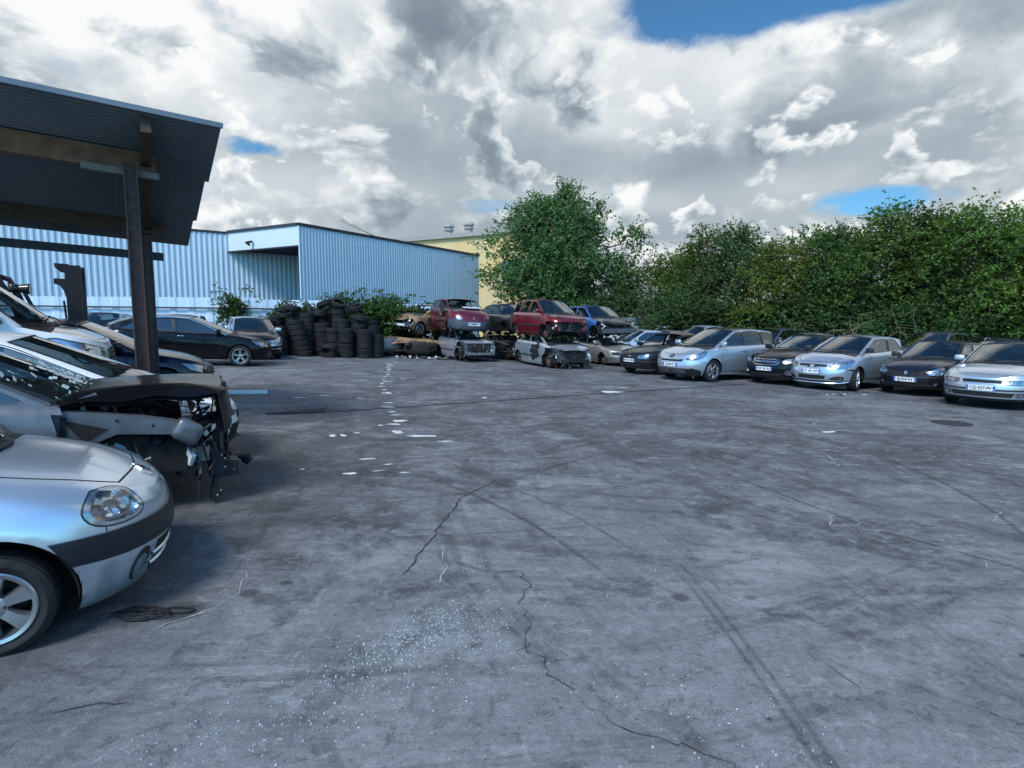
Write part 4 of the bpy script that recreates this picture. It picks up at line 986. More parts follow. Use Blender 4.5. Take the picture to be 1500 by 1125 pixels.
            if p['rubstrip']:
                s0,s1,z,w=p['rubstrip']; rs=MB(); rs.m(p.get('rubmat','black_plastic')); c.ribbon(rs,[(s0+(s1-s0)*j/14,z) for j in range(15)],w,.014,f=f); rs.build('rub_strip',c.root,40)
            for s,z in p['handles']:
                h=MB(); h.m(p.get('handlemat',p['paint'])); q=f(s,z); h.sbox(q+Vector((0,sd*.018,0)),(.17,.035,.03),3); h.m('dark').sbox(q+Vector((.0,sd*.001,-.01)),(.13,.012,.05),2.5); h.build('door_handle',c.root,40)
            if p['mirror'] and (p['mirror'] is True or sd in p['mirror']):
                s,z=p['A'][0]+.22,c.zs(p['A'][0]+.2)+.075; q=c.gside(s,z,sd); m=MB(); m.m(p.get('mirmat',p['paint'])); cc=q+Vector((.01,sd*.125,.03))
                m.sbox(cc,(.11,.21,.135),4.,rot=(0,0,sd*-.15)); m.m('black_plastic').beam(q+Vector((0,-sd*.01,-.03)),cc+Vector((0,-sd*.06,-.05)),.07,.04); m.m('dark_glass').sbox(cc+Vector((-.062,0,0)),(.012,.18,.12),3); m.build('wing_mirror',c.root,45)
            if p['rail']:
                s0,s1=p['rail']; m=MB(); m.m(p.get('railmat','chrome')); pts=[]
                for j in range(13):
                    t=j/12; s=s0+(s1-s0)*t; q=c.gside(s,c.zrail(s),sd); pts.append((q.x,q.y*.93,c.zrail(s)+p['drop']*.45+.055*min(1,min(t,1-t)*9)))
                m.tube(pts,.016,6); m.build('roof_rail',c.root,50)
        if len(sl.v): sl.build('shut_lines',c.root,50)
        if p['front'] and not p['strip'] and p.get('valance',True): panel('valance',rect(0,1.0,c.zb-.0,c.zb+.055),'black_plastic',.006,sym=True)(c)
        for it in p['front']: it(c)
        if p['plate']:
            t,z=p['plate'][:2]; q0=c.fz(0,z); q1=c.fz(.26,z); up=c.fz(0,z+.05)-c.fz(0,z-.05); a=math.atan2(-up.x,up.z)*.6
            M=Matrix.Translation((max(q0.x-.012,(q0.x*.55+q1.x*.45))+.022,p['plate'][2] if len(p['plate'])>2 else 0,z))@Matrix.Rotation(PI/2,4,'Z')@Matrix.Rotation(-a,4,'X')
            number_plate(c.root,M,t)
def strip_skip(p,s): return bool(p['strip']) and s<1.0
# ---- front-end recipes: each returns a function the builder calls
def both(fn):
    def g(c):
        for sd in(1,-1): fn(c,sd)
    return g
def lamp(outline,bulbs=(),amber=None,mode='z',sides=(1,-1),name='headlight',mat='reflector'):
    def g(c):
        for sd in sides: c.headlight(outline,bulbs,sd,amber=amber,f=(c.P if mode=='v' else None),name=name,mat=mat)
    return g
def panel(name,outline,mat,off=.004,thick=.012,mode='z',sym=False,ds=.06,sides=(1,-1)):
    """outline on the +q side; sym mirrors it into one piece over the middle, else one object each side"""
    def g(c):
        f=c.P if mode=='v' else None
        if sym: c.patch(name,outline+[(-a,b) for a,b in reversed(outline)],mat,off,ds,thick,f=f)
        else:
            for sd in sides: c.patch(name,[(a*sd,b) for a,b in outline],mat,off,ds,thick,f=f)
    return g
def rect(q0,q1,z0,z1): return [(q0,z0),(q1,z0),(q1,z1),(q0,z1)]
def bars(name,paths,w,mat,off=.012,sym=True,closed=False,mode='z'):
    def g(c):
        m=MB(); m.m(mat)
        for path in paths:
            full=[(-a,b) for a,b in reversed(path)]+path if sym else path
            c.ribbon(m,full,w,off,closed=closed,f=(c.P if mode=='v' else None))
        m.build(name,c.root,50)
    return g
def grille(name,outline,z0,z1,n,q,mat='dark',bar='black_plastic',w=.012):
    def g(c):
        m=MB(); c.patch('',outline+[(-a,b) for a,b in reversed(outline)],mat,.003,.06,.01,mb=m); m.m(bar)
        for i in range(n):
            z=z0+(z1-z0)*(i+.5)/n; c.ribbon(m,[(-q,z),(0,z),(q,z)],w,.009)
        m.build(name,c.root,50)
    return g
def emblem(kind,z,size,mode='z',off=.014):
    def g(c):
        p=c.fz(0,z) if mode=='z' else c.P(0.0001,z); q=(c.fz(0,z+.03)-c.fz(0,z-.03)) if mode=='z' else (c.P(0.0001,z+.02)-c.P(0.0001,z-.02))
        up=q.normalized(); n=Vector((up.z,0,-up.x))
        if n.x<0: n=-n
        m=MB(); m.m('chrome'); X=Vector((0,1,0))
        def pt(a,b_,h=0): return p+X*(a*size)+up*(b_*size)+n*(off+h)
        def ringp(poly,w,hole=True):
            inner=[(a*w,b_*w) for a,b_ in poly]; k=len(poly); rows=[]
            for i in range(k+1):
                a,i2=poly[i%k],inner[i%k]; rows.append([pt(a[0],a[1],-.012),pt(a[0],a[1],.0),pt((a[0]+i2[0])/2,(a[1]+i2[1])/2,.006),pt(i2[0],i2[1],0),pt(i2[0],i2[1],-.01)])
            m.grid(rows)
        el=lambda rx,ry,cx=0,cy=0,k=24:[(cx+rx*math.cos(2*PI*i/k),cy+ry*math.sin(2*PI*i/k)) for i in range(k)]
        if kind=='diamond': ringp(subdiv([(0,-1),(.72,0),(0,1),(-.72,0)],.3),.5)
        elif kind=='ovals':
            m.m('white_plastic').add([pt(0,0,-.006)]+[pt(a,b_,-.006) for a,b_ in el(1.35,.95)],[(0,i+1,(i+1)%24+1) for i in range(24)]); m.m('chrome')
            ringp(el(1.35,.95),.86)
            for rx,ry,cy in((.95,.33,.38),(.36,.72,-.05)):
                pl=el(rx,ry,0,cy); rows=[]
                for i in range(25):
                    a=pl[i%24]; rows.append([pt(a[0],a[1],.003),pt(a[0]*.82,cy+(a[1]-cy)*.72,.005)])
                m.m('steel_rim').grid(rows)
        elif kind=='bowtie':
            m.m('chrome').prism([(-1.6,-.45),(-.5,-.45),(-.42,-.62),(.42,-.62),(.5,-.45),(1.35,-.45),(1.6,.45),(.5,.45),(.42,.62),(-.42,.62),(-.5,.45),(-1.35,.45)],lambda a,b_:pt(a,b_,-.008),lambda a,b_:pt(a,b_,.008))
        elif kind=='beast':
            m.m('steel_rim').prism([(-1.0,-.9),(-.3,-.55),(0,-.9),(.35,-.4),(.9,-.8),(.75,-.1),(1.15,.55),(.55,.4),(.4,.95),(-.1,.75),(-.55,.98),(-.5,.35),(-1.05,.25)],lambda a,b_:pt(a,b_,-.01),lambda a,b_:pt(a,b_,.006)); m.m('chrome').prism([(-.35,-.4),(.3,-.2),(.55,.3),(.1,.55),(-.3,.3)],lambda a,b_:pt(a,b_,.004),lambda a,b_:pt(a,b_,.014))
        elif kind=='ring':
            ringp(el(1,1),.85); m.tube([pt(-.62,.6),pt(-.25,-.6),pt(0,.05),pt(.25,-.6),pt(.62,.6)],.006,5)
        m.build('badge',c.root,40)
    return g
def engine_bay(c,s1=.95,w=None,z0=.25,seed=1,lamps=True,rad=True,mats=('engine_dark','engine_metal','apron_grey','rust'),bar=True):
    """what shows when the front of a wreck has been stripped"""
    r=random.Random(seed); L,W=c.L,c.W; w=w or W*.74
    X=lambda s:L/2-s; zt=c.zs(.55)
    b=MB(); b.m('dark'); b.box((X(s1),0,(z0+zt)/2+.02),(.04,W*.9,zt-z0))
    for sd in(1,-1):
        b.m('dark').box((X((.3+s1)/2),sd*w*.5,(z0+zt)/2),(s1-.3,.03,(zt-z0)*.8))
        b.m(mats[2]); b.beam((X(s1),sd*w*.53,zt-.05),(X(.32),sd*w*.5,zt-.12),.07,.09); b.beam((X(s1),sd*w*.40,z0+.14),(X(.16),sd*w*.40,z0+.16),.08,.11)
        b.tube([(X(.8),sd*w*.46,z0+.1),(X(.8),sd*w*.40,zt-.06)],[.13,.09],10)
        b.box((X(.2),sd*w*.40,z0+.16),(.03,.15,.16)); b.m('dark').box((X(.183),sd*w*.40,z0+.16),(.02,.06,.07))
        b.m(mats[2]); b.add([(X(.30),sd*w*.46,z0+.1),(X(.27),sd*w*.54,z0+.12),(X(.25),sd*w*.56,zt-.18),(X(.33),sd*w*.42,zt-.06),(X(.3),sd*w*.40,zt-.2)],[(0,1,2,3,4)])
        b.m('white_plastic') if r.random()<.6 else b.m(mats[1])
        pts=[(X(.28+r.uniform(-.04,.1)),sd*w*(.42+.14*r.random()),z0+.1+.32*i/4) for i in range(5)]; b.tube(pts,[.02,.035,.03,.04,.015],5)
        for i in range(9):
            b.m(r.choice(mats)); p0=Vector((X(r.uniform(.2,.75)),sd*w*r.uniform(.38,.62),r.uniform(z0,zt-.1))); b.tube([p0]+[p0+Vector((r.uniform(-.14,.14),r.uniform(-.12,.12),r.uniform(-.2,.16)))*(k/2) for k in(1,2)],r.uniform(.006,.022),5)
    b.m(mats[2]).beam((X(.30),-w*.52,zt-.07),(X(.30),w*.52,zt-.07),.07,.05)
    if bar: b.m(r.choice(mats[:2])).beam((X(.14),-w*.44,z0+.16),(X(.14),w*.44,z0+.16),.06,.1)
    if rad:
        b.m('engine_dark').box((X(.33),0,(z0+zt)/2-.02),(.05,w*.8,(zt-z0)*.72)); b.m('engine_metal')
        for k in range(7): b.box((X(.30),0,z0+.1+k*(zt-z0-.25)/7),(.006,w*.76,.008))
        b.m('dark')
        for y in(-.24,.2): b.lathe([(.17,0),(.165,.02),(.02,.025)],20,axis='x',c=(X(.285),y,(z0+zt)/2-.02))
    for i in range(46):
        b.m(r.choice(mats)); s=r.uniform(.36,s1-.05); y=r.uniform(-w*.46,w*.46); z=r.uniform(z0+.12,zt-.1)
        k=r.random()
        if k<.4: b.box((X(s),y,z),(r.uniform(.04,.22),r.uniform(.04,.25),r.uniform(.04,.16)),(r.uniform(-.3,.3),r.uniform(-.3,.3),r.uniform(-.5,.5)))
        elif k<.75:
            p0=Vector((X(s),y,z)); b.tube([p0]+[p0+Vector((r.uniform(-.15,.15),r.uniform(-.3,.3),r.uniform(-.1,.12)))*j for j in(1,1.6,2)],r.uniform(.008,.028),6)
        else: b.sbox((X(s),y,z),(r.uniform(.1,.25),)*3,2.4)
    for i in range(14):                       # hoses and wiring left hanging
        b.m(r.choice(('engine_dark','dark','engine_metal'))); y=r.uniform(-w*.5,w*.5); z=r.uniform(z0+.1,zt-.1); p0=Vector((X(.24),y,z))
        b.tube([p0,p0+Vector((.05,r.uniform(-.08,.08),-.05)),p0+Vector((.04,r.uniform(-.2,.2),-.16)),p0+Vector((.02,r.uniform(-.25,.25),-r.uniform(.1,.3)))],r.uniform(.005,.012),5)
    return b.build('engine_bay',c.root,40)
def carM(x,y,head,z=0,tilt=(0,0)):
    """pose: local +x (the nose) points along compass angle head (degrees from +X towards +Y)"""
    g=(gz(x+.2)-gz(x-.2))/.4
    return Matrix.Translation((x,y,gz(x)+z))@Matrix.Rotation(-math.atan(g),4,'Y')@Matrix.Rotation(R(head),4,'Z')@Matrix.Rotation(R(tilt[0]),4,'Y')@Matrix.Rotation(R(tilt[1]),4,'X')
def at_wheel(P,wx,wy,head,side=1,axle=0,**k):
    """pose from where one wheel touches the ground"""
    p=dict(DEF);p.update(P); s=p['fo']+(p['wb'] if axle else 0); lx=p['L']/2-s; ly=side*(p['W']/2-.03)
    ca,sa=math.cos(R(head)),math.sin(R(head)); return carM(wx-lx*ca+ly*sa,wy-lx*sa-ly*ca,head,**k)
# ================================================================ cars
paint('silver',(.58,.635,.70),.75,.30,.14); paint('silver_blue',(.50,.58,.67),.75,.30,.12); paint('lilac',(.56,.55,.62),.6,.34,.22); paint('champagne',(.48,.48,.47),.7,.34,.25)
paint('black_paint',(.003,.0033,.005),.0,.3,.02,.55); paint('bonnet_paint',(.003,.0032,.004),.0,.35,.0,.40); paint('navy',(.008,.010,.030),.2,.32,.05,.7); paint('dark_grey',(.012,.015,.021),.4,.34,.08,.6); paint('slate',(.14,.17,.21),.7,.34,.15); paint('blue_paint',(.02,.11,.42),.5,.32,.15)
paint('maroon',(.13,.014,.026),.45,.34,.20); paint('maroon_red',(.17,.010,.020),.45,.32,.16); paint('white_paint_car',(.78,.80,.82),.0,.35,.08); paint('dull_black',(.010,.0105,.012),.1,.5,.25); paint('dark_blue',(.03,.06,.14),.5,.34,.15); paint('olive_grey',(.16,.17,.17),.6,.36,.2); paint('pale_blue',(.58,.66,.76),.6,.34,.12)
SEDAN=dict(L=4.65,W=1.74,wb=2.7,fo=.88,r=.315,arch=.365,tw=.205,
 shoulder=[(0,.64),(.25,.74),(.8,.85),(1.3,.91),(2.5,.95),(3.6,.99),(4.2,1.0),(4.65,.96)],roof=[(2.1,1.41),(2.7,1.45),(3.2,1.42),(3.5,1.37)],
 A=(1.32,2.15),D=(4.08,3.38),wins=[(0,0,0),(2.5,2.55,.09),(3.35,3.25,.10)],wend=(3.95,3.45),doors=[1.42,2.55,3.5],handles=[(2.4,.86),(3.4,.89)],
 tail=[(.2,.14),(.35,.02),(.5,0),(.65,.02),(.9,.06),(1.0,.1)],taper=[(0,1),(2.6,1),(4.65,.95)],nose=[(.18,.14),(.28,.04),(.45,0),(.56,.01),(.64,.05),(.75,.16)])
MPV=dict(L=4.5,W=1.80,wb=2.73,fo=.92,r=.335,arch=.385,tw=.21,zb=.2,
 shoulder=[(0,.72),(.25,.83),(.8,.98),(1.15,1.03),(2.5,1.07),(3.6,1.10),(4.5,1.10)],roof=[(2.1,1.585),(2.9,1.64),(3.8,1.60),(4.3,1.52)],
 A=(1.12,2.2),D=(4.42,4.12),bow=.42,wins=[(0,0,0),(2.42,2.48,.09),(3.42,3.4,.1)],wend=(4.22,3.98),doors=[1.3,2.5,3.5],handles=[(2.35,.93),(3.35,.96)],
 nose=[(.2,.12),(.3,.03),(.45,0),(.58,.02),(.7,.09),(.83,.22)],tail=[(.2,.1),(.35,.02),(.5,0),(.7,.03),(1.1,.14)],taper=[(0,1),(2.6,1),(4.5,.96)])
EST=dict(SEDAN,roof=[(2.1,1.42),(2.7,1.47),(3.7,1.46),(4.4,1.38)],D=(4.52,4.15),wins=[(0,0,0),(2.5,2.55,.09),(3.4,3.38,.10)],wend=(4.3,4.05),shoulder=[(0,.64),(.25,.74),(.8,.86),(1.3,.93),(2.5,.97),(3.6,1.0),(4.65,1.0)])
def place(P,L,W): return dict(P,L=L,W=W)
# ---- row of cars facing the yard, from the far end to the near one
gr='cars parked in the front row along the trees'
# dark hatchback, roof burnt
P=dict(L=4.13,W=1.68,wb=2.5,fo=.84,r=.305,arch=.36,shoulder=[(0,.66),(.2,.74),(.8,.84),(1.2,.89),(2.2,.93),(3.4,.95),(4.13,.94)],paint='dark_grey',roofpaint='rust',ws=False,sideglass=False,rearglass=False,pillar_black=True,wheel='alloy6',
 roof=[(1.95,1.385),(2.5,1.40),(3.2,1.37),(3.7,1.30)],D=(4.0,3.6),wins=[(0,0,0),(2.45,2.5,.10),(3.4,3.3,.14)],wend=(3.8,3.45),
 front=[lamp([(.34,.58),(.37,.545),(.62,.545),(.72,.57),(.74,.63),(.70,.67),(.40,.665),(.35,.64)],[(.45,.605,.045),(.60,.605,.045)]),grille('grille',[(0,.565),(.33,.565),(.33,.655),(0,.655)],.57,.65,4,.32),
  panel('bumper_strip',rect(0,1.1,.42,.47),'black_plastic',.008,sym=True),grille('lower_grille',rect(0,.5,.27,.36),.27,.36,3,.48),emblem('ring',.61,.045)],plate=('BK 561 MM',.475))
Car(at_wheel(P,5.10,20.1,214),'dark grey hatchback with rusty burnt roof and no glass at the row\'s far end',**P,group=gr)
# silver people carrier
P=dict(MPV,W=1.78,paint='silver_blue',wheel='alloy6',roofpaint='black_paint',mirror=(1,-1),
 front=[lamp([(.50,.70),(.56,.655),(.85,.67),(.98,.70),(1.12,.80),(1.20,.90),(1.12,.925),(.92,.86),(.66,.77)],[(.72,.715,.045),(.92,.78,.05)]),panel('lamp_trim',[(.54,.655),(.86,.665),(.86,.69),(.56,.685)],'dark',.014),
  bars('grille_bar',[[(0,.655),(.25,.66),(.46,.67)]],.022,'chrome',.016),grille('grille',[(0,.60),(.40,.605),(.46,.665),(0,.655)],.61,.65,2,.4),emblem('beast',.765,.075),
  grille('lower_grille',[(0,.27),(.55,.27),(.6,.40),(0,.40)],.28,.39,4,.52,bar='engine_metal'),panel('broken_bumper',[(.5,.22),(.98,.20),(1.0,.34),(.72,.42),(.56,.38)],'dark',.006)],plate=('DJ 868 PD',.50))
c=Car(at_wheel(P,6.02,17.98,213),'silver blue people carrier with broken lower bumper beside the burnt roof hatchback',**P,group=gr)
m=MB(); m.m('engine_dark')
for i in range(7): 
    p=Vector((c.L/2-.12-rng.uniform(0,.25),rng.uniform(.3,.8),rng.uniform(.16,.36))); m.tube([p,p+Vector((rng.uniform(-.05,.05),rng.uniform(-.1,.1),-rng.uniform(.03,.09)))],rng.uniform(.006,.014),5)
m.build('torn_plastic',c.root)
# black saloon with chrome grille
P=dict(SEDAN,L=4.8,W=1.74,paint='black_paint',wheel='alloy5',shoulder=[(0,.70),(.25,.80),(.8,.90),(1.3,.96),(2.5,.99),(3.6,1.03),(4.3,1.04),(4.8,1.0)],roof=[(2.1,1.43),(2.7,1.465),(3.2,1.44),(3.6,1.38)],D=(4.2,3.45),wend=(4.05,3.5),
 front=[lamp([(.50,.70),(.56,.64),(.76,.66),(1.0,.73),(1.12,.80),(1.08,.83),(.85,.80),(.6,.755)],[(.66,.695,.05),(.86,.74,.05)]),grille('grille',[(0,.60),(.38,.61),(.43,.66),(.43,.75),(0,.76)],.61,.75,6,.4),
  bars('chrome_bar',[[(0,.765),(.30,.76),(.43,.745),(.44,.71),(.30,.69),(0,.69)],[(0,.665),(.32,.665),(.44,.66),(.43,.63),(.3,.595),(0,.575)]],.024,'chrome',.018),emblem('bowtie',.68,.05),
  lamp([(.62,.36),(.70,.33),(.86,.36),(.90,.42),(.80,.44),(.66,.42)],[(.76,.39,.04)],name='fog_lamp'),bars('fog_trim',[[(.58,.36),(.68,.31),(.88,.335),(.95,.42),(.82,.46),(.64,.44),(.58,.36)]],.02,'chrome',.012,sym=False),
  panel('lower_intake',rect(0,.55,.27,.36),'black_plastic',.004,sym=True)],plate=('CW 101 RL',.475))
cx,cy=7.34+2.4*.83,17.50+2.4*.56
Car(carM(cx,cy,214),'black saloon with twin chrome grille between two silver cars',**P,group=gr)
# silver three door hatchback with hanging bumper
P=dict(L=4.2,W=1.71,wb=2.6,fo=.86,r=.32,arch=.365,tw=.205,paint='silver_blue',wheel='alloy5',steer=14,zb=.22,
 shoulder=[(0,.68),(.25,.78),(.8,.93),(1.15,.99),(2.2,1.02),(3.4,1.06),(4.2,1.06)],roof=[(2.0,1.47),(2.6,1.51),(3.3,1.49),(3.8,1.43)],A=(1.15,2.1),D=(4.08,3.75),bow=.36,
 wins=[(0,0,0),(2.75,2.82,.10)],wend=(3.72,3.3),doors=[1.3,2.85],handles=[(2.65,.90)],mirror=(1,-1),mirmat='black_plastic',crown=.06,
 front=[lamp([(.45,.68),(.50,.62),(.66,.60),(.92,.64),(1.06,.72),(1.18,.83),(1.12,.845),(.85,.80),(.6,.755)],[(.62,.67,.05),(.82,.71,.055)]),grille('grille',[(0,.635),(.10,.62),(.16,.655),(.40,.665),(.40,.705),(0,.715)],.64,.7,2,.38),emblem('ovals',.665,.05),
  panel('lower_intake',[(0,.32),(.36,.32),(.38,.42),(0,.42)],'dark',.004,sym=True),panel('fog_recess',[(.46,.33),(.56,.31),(.84,.31),(.84,.40),(.66,.415),(.54,.38)],'black_plastic',.005),lamp([(.70,.335),(.78,.335),(.78,.375),(.70,.375)],[(.74,.355,.035)],name='fog_lamp'),
  panel('bumper_gap',[(.86,.575),(1.02,.60),(1.22,.60),(1.22,.56),(1.05,.57)],'dark',.005,sides=(1,)),bars('bumper_lip',[[(0,.225),(.5,.225),(.8,.24),(1.0,.27)]],.03,'silver_blue',.03)],plate=('CY 181 WY',.52))
c=Car(at_wheel(P,9.30,16.12,215),'silver three door hatchback with loose front bumper and white oval badge',**P,group=gr)
m=MB(); m.m('black_plastic'); X0=c.L/2
m.grid([[(X0-.16-.35*(abs(y)/.8)**2.5,y,.20),(X0-.20-.35*(abs(y)/.8)**2.5,y,.10+.03*math.sin(y*7))] for y in[-.75+1.5*i/14 for i in range(15)]]); m.build('torn_undertray',c.root)
m=MB()
for i in range(12):
    m.m(rng.choice(('white_plastic','black_plastic','engine_metal'))); m.box((rng.uniform(7.3,9.1),15.3+rng.uniform(-.25,.25),gz(8.2)+.012),(rng.uniform(.04,.12),rng.uniform(.02,.06),.014),(0,0,rng.random()*3))
tag(m.build('plastic_debris',None,0),kind='stuff')
# dark small hatchback
P=dict(L=3.81,W=1.63,wb=2.47,fo=.76,r=.285,arch=.335,paint='dark_grey',wheel='steel',mirmat='black_plastic',hoodpaint='navy',
 front=[lamp([(.48,.60),(.52,.555),(.74,.55),(.86,.585),(.92,.66),(.90,.76),(.84,.785),(.70,.72),(.56,.66)],[(.62,.60,.048),(.77,.62,.05)],amber=[(.80,.70),(.88,.70),(.88,.75),(.84,.765)]),grille('grille',[(.09,.545),(.44,.55),(.47,.625),(.08,.625)],.55,.62,4,.0),
  panel('grille',[(.10,.545),(.44,.55),(.47,.625),(.11,.625)],'dark',.005),emblem('diamond',.585,.062),
  panel('bumper_strip',[(0,.48),(.5,.485),(.98,.50),(.98,.53),(.5,.52),(0,.515)],'black_plastic',.010,sym=True),panel('lower_intake',[(0,.295),(.46,.30),(.52,.345),(0,.345)],'dark',.006,sym=True),bars('intake_slat',[[(0,.275),(.3,.28),(.6,.29)]],.02,'black_plastic',.012),
  lamp([(.60,.32),(.65,.30),(.72,.315),(.73,.355),(.68,.375),(.62,.36)],[(.665,.337,.03)],name='fog_lamp')],plate=('EJ-524-YH',.425))
P['front']=[f for i,f in enumerate(P['front']) if i!=1]
Car(at_wheel(P,11.12,15.10,215),'dark small hatchback with diamond badge and plate EJ-524-YH',**P,group=gr)
# silver saloon at the right edge
P=dict(SEDAN,L=4.5,W=1.68,wb=2.6,fo=.82,r=.305,arch=.355,paint='silver',wheel='cap',mirmat='silver',shoulder=[(0,.66),(.2,.75),(.8,.86),(1.3,.93),(2.5,.96),(3.6,.98),(4.5,.95)],nose=[(.18,.10),(.26,.02),(.42,0),(.50,.0),(.58,.03),(.68,.06),(.8,.16)],
 roof=[(2.0,1.41),(2.6,1.43),(3.2,1.40),(3.5,1.34)],
 front=[lamp([(.42,.60),(.44,.555),(.70,.555),(.84,.58),(.88,.62),(.84,.655),(.60,.65),(.43,.645)],[(.52,.605,.04),(.66,.605,.04)],amber=[(.76,.575),(.83,.585),(.84,.63),(.76,.63)]),grille('grille',[(0,.575),(.35,.575),(.36,.64),(0,.64)],.58,.635,4,.34,bar='steel_rim'),bars('grille_frame',[[(0,.655),(.37,.65),(.385,.60),(.36,.56),(0,.56)]],.018,'silver',.012),
  bars('bumper_strip',[[(0,.43),(.5,.435),(.95,.45)]],.035,'black_plastic',.016),panel('lower_intake',[(0,.285),(.55,.29),(.60,.385),(0,.385)],'dark',.005,sym=True),lamp([(.60,.33),(.66,.30),(.78,.315),(.80,.375),(.70,.385),(.61,.38)],[(.70,.345,.03)],name='fog_lamp')],plate=('CQ-527-PV',.465))
P['arch']=.35
Car(at_wheel(P,10.32,14.12,218,side=-1),'silver saloon with mesh grille and plate CQ-527-PV at the near end of the row',**P,group=gr)
# ---- cars behind the front row
g2='cars parked behind the front row'
def back(P,px_,Y,head,label,**k):
    X=(px_-750)/880*Y; Q=dict(P); Q.update(k); Q.setdefault('front',[]); 
    if not Q['front']: Q['front']=[lamp([(.42,.62),(.46,.57),(.72,.57),(.88,.62),(.95,.72),(.86,.74),(.6,.69)],[(.6,.63,.05)]),panel('grille',rect(0,.38,.55,.64),'dark',.005,sym=True)]
    return Car(carM(X,Y,head),label,group=g2,**Q)
TALL=dict(MPV,rail=(2.3,4.0)); HB=dict(L=4.0,W=1.68)
back(MPV,1362,23.5,217,'slate blue people carrier with purple tinted windscreen behind the dark small hatchback',paint='slate',ws=True,roofpaint='slate')
back(TALL,1128,29,221,'slate grey estate car with bright roof rails behind the black saloon',paint='slate',rail=(2.5,4.1),L=4.65,W=1.74)
back(SEDAN,1183,27,222,'dusty lilac saloon between the slate estate car and the silver hatchback',paint='lilac')
back(EST,1055,27.5,214,'black estate car with smashed windscreen behind the silver people carrier',paint='dull_black',glass='car_glass',sideglass=False)
back(MPV,1018,31,221,'pale silver tall people carrier far behind the burnt roof hatchback',paint='pale_blue',roof=[(2.1,1.62),(2.9,1.70),(3.8,1.67),(4.3,1.58)])
back(HB,968,28,219,'grey hatchback with pale green windscreen left of the burnt roof hatchback',paint='champagne')
back(HB,935,28.0,200,'pale blue hatchback seen side on between the wrecks and the grey hatchback',paint='pale_blue')
back(SEDAN,1228,30,222,'black saloon roof showing behind the lilac saloon',paint='black_paint')
back(SEDAN,1262,29,222,'silver saloon whose roof just shows over the silver three door hatchback',paint='silver',shoulder=SEDAN['shoulder'])
back(EST,1452,24.5,222,'dark blue estate car behind the silver saloon, long black roof',paint='dark_blue',roofpaint='black_paint')
back(HB,1468,20,222,'blue hatchback with wide blue windscreen directly behind the silver saloon',paint='dark_blue',rail=(2.2,3.3),railmat='silver')
back(MPV,1500,26.2,222,'olive grey people carrier at the far right under the trees',paint='olive_grey')
back(EST,1092,31.5,222,'black estate car roof in the gap beside the slate estate car',paint='black_paint')
back(HB,925,33.0,200,'lilac hatchback far behind the blue wreck by the grey fence panel',paint='lilac'); back(MPV,955,33.5,205,'small white van shaped car far off beside the lilac hatchback',paint='white_paint_car'); back(HB,985,33,215,'dark hatchback far off under the hedge trees',paint='dark_grey')
# ---- stacked wrecks
g3='stacked wrecks'
def cutfront(s0,ztop=9):
    return lambda s,z,y: s<s0 and z<ztop
HD=294
def wreckfront(c,seed,s1=.95): engine_bay(c,s1,seed=seed)
P=dict(L=3.85,W=1.66,wb=2.46,fo=.72,r=.29,paint='lilac',shoulder=[(0,.70),(.25,.82),(.7,.93),(1.05,.98),(2.2,1.0),(3.3,1.03),(3.85,1.02)],roof=[(1.7,1.43),(2.3,1.46),(3.1,1.40),(3.5,1.30)],A=(1.0,1.85),D=(3.75,3.2),bow=.34,dbulge=.3,
 wins=[(0,0,0),(2.15,2.2,.12),(3.05,2.95,.1)],wend=(3.5,3.15),doors=[1.1,2.2,3.1],handles=[(2.05,.88),(2.95,.90)],ws=False,sideglass=False,wheels=False,strip=lambda s,z,y:(s<.78 and z<.90) or (s<.45),hoodstart=.25,mirror=False,rubstrip=(1.15,3.0,.52,.03),seats=True,pillar_black=False)
c=Car(at_wheel(P,-2.25,24.7,HD,side=-1,z=-.06),'lilac silver hatchback wreck with its front torn off, under the small maroon car',name='wrecked_car',group=g3,**P); engine_bay(c,.98,seed=3)
m=MB(); m.m('sticker').box((c.L/2-1.25,-.55,1.0),(.01,.06,.16)); m.m('charred').sbox((c.L/2-2.2,0,1.44),(1.6,1.1,.08),4); m.build('crushed_trim',c.root)
P=dict(L=3.43,W=1.63,wb=2.35,fo=.66,r=.27,arch=.32,paint='maroon',shoulder=[(0,.68),(.2,.80),(.6,.92),(.95,.97),(2.,.98),(3.0,1.0),(3.43,.98)],roof=[(1.5,1.38),(2.1,1.42),(2.8,1.38),(3.2,1.3)],A=(.92,1.6),D=(3.35,3.0),bow=.30,wins=[(0,0,0),(2.2,2.25,.1)],wend=(3.0,2.8),doors=[1.05,2.3],handles=[(2.1,.85)],ws=False,sideglass={(1,-1)},wheels={(0,-1):'hub',(0,1):'hub',(1,1):None,(1,-1):None},mirror=False,rubstrip=(1.1,2.2,.55,.05),pillar_black=False,
 nose=[(.2,.08),(.3,.02),(.45,0),(.56,.02),(.64,.07),(.78,.20)],
 front=[panel('bumper',[(0,.26),(.6,.27),(1.15,.32),(1.15,.60),(.72,.60),(.5,.55),(0,.55)],'slate_plastic',.02,sym=True),lamp([(.44,.64),(.48,.585),(.60,.575),(.70,.61),(.72,.68),(.64,.725),(.52,.715)],[(.58,.645,.06)]),emblem('diamond',.665,.05)],plate=('9648 ZE 67',.45))
simple('slate_plastic',(.055,.065,.085),.6,var=.25)
ST=carM(-1.35,26.2,HD)
c=Car(Matrix.Translation((-.05,.05,1.08))@at_wheel(P,-2.55,24.75,HD,side=-1,tilt=(1,-1.5))@Matrix.Diagonal((1.10,1.10,1.10,1)),'small maroon hatchback without windscreen, set on top of the lilac wreck',name='wrecked_car',group=g3,**P)
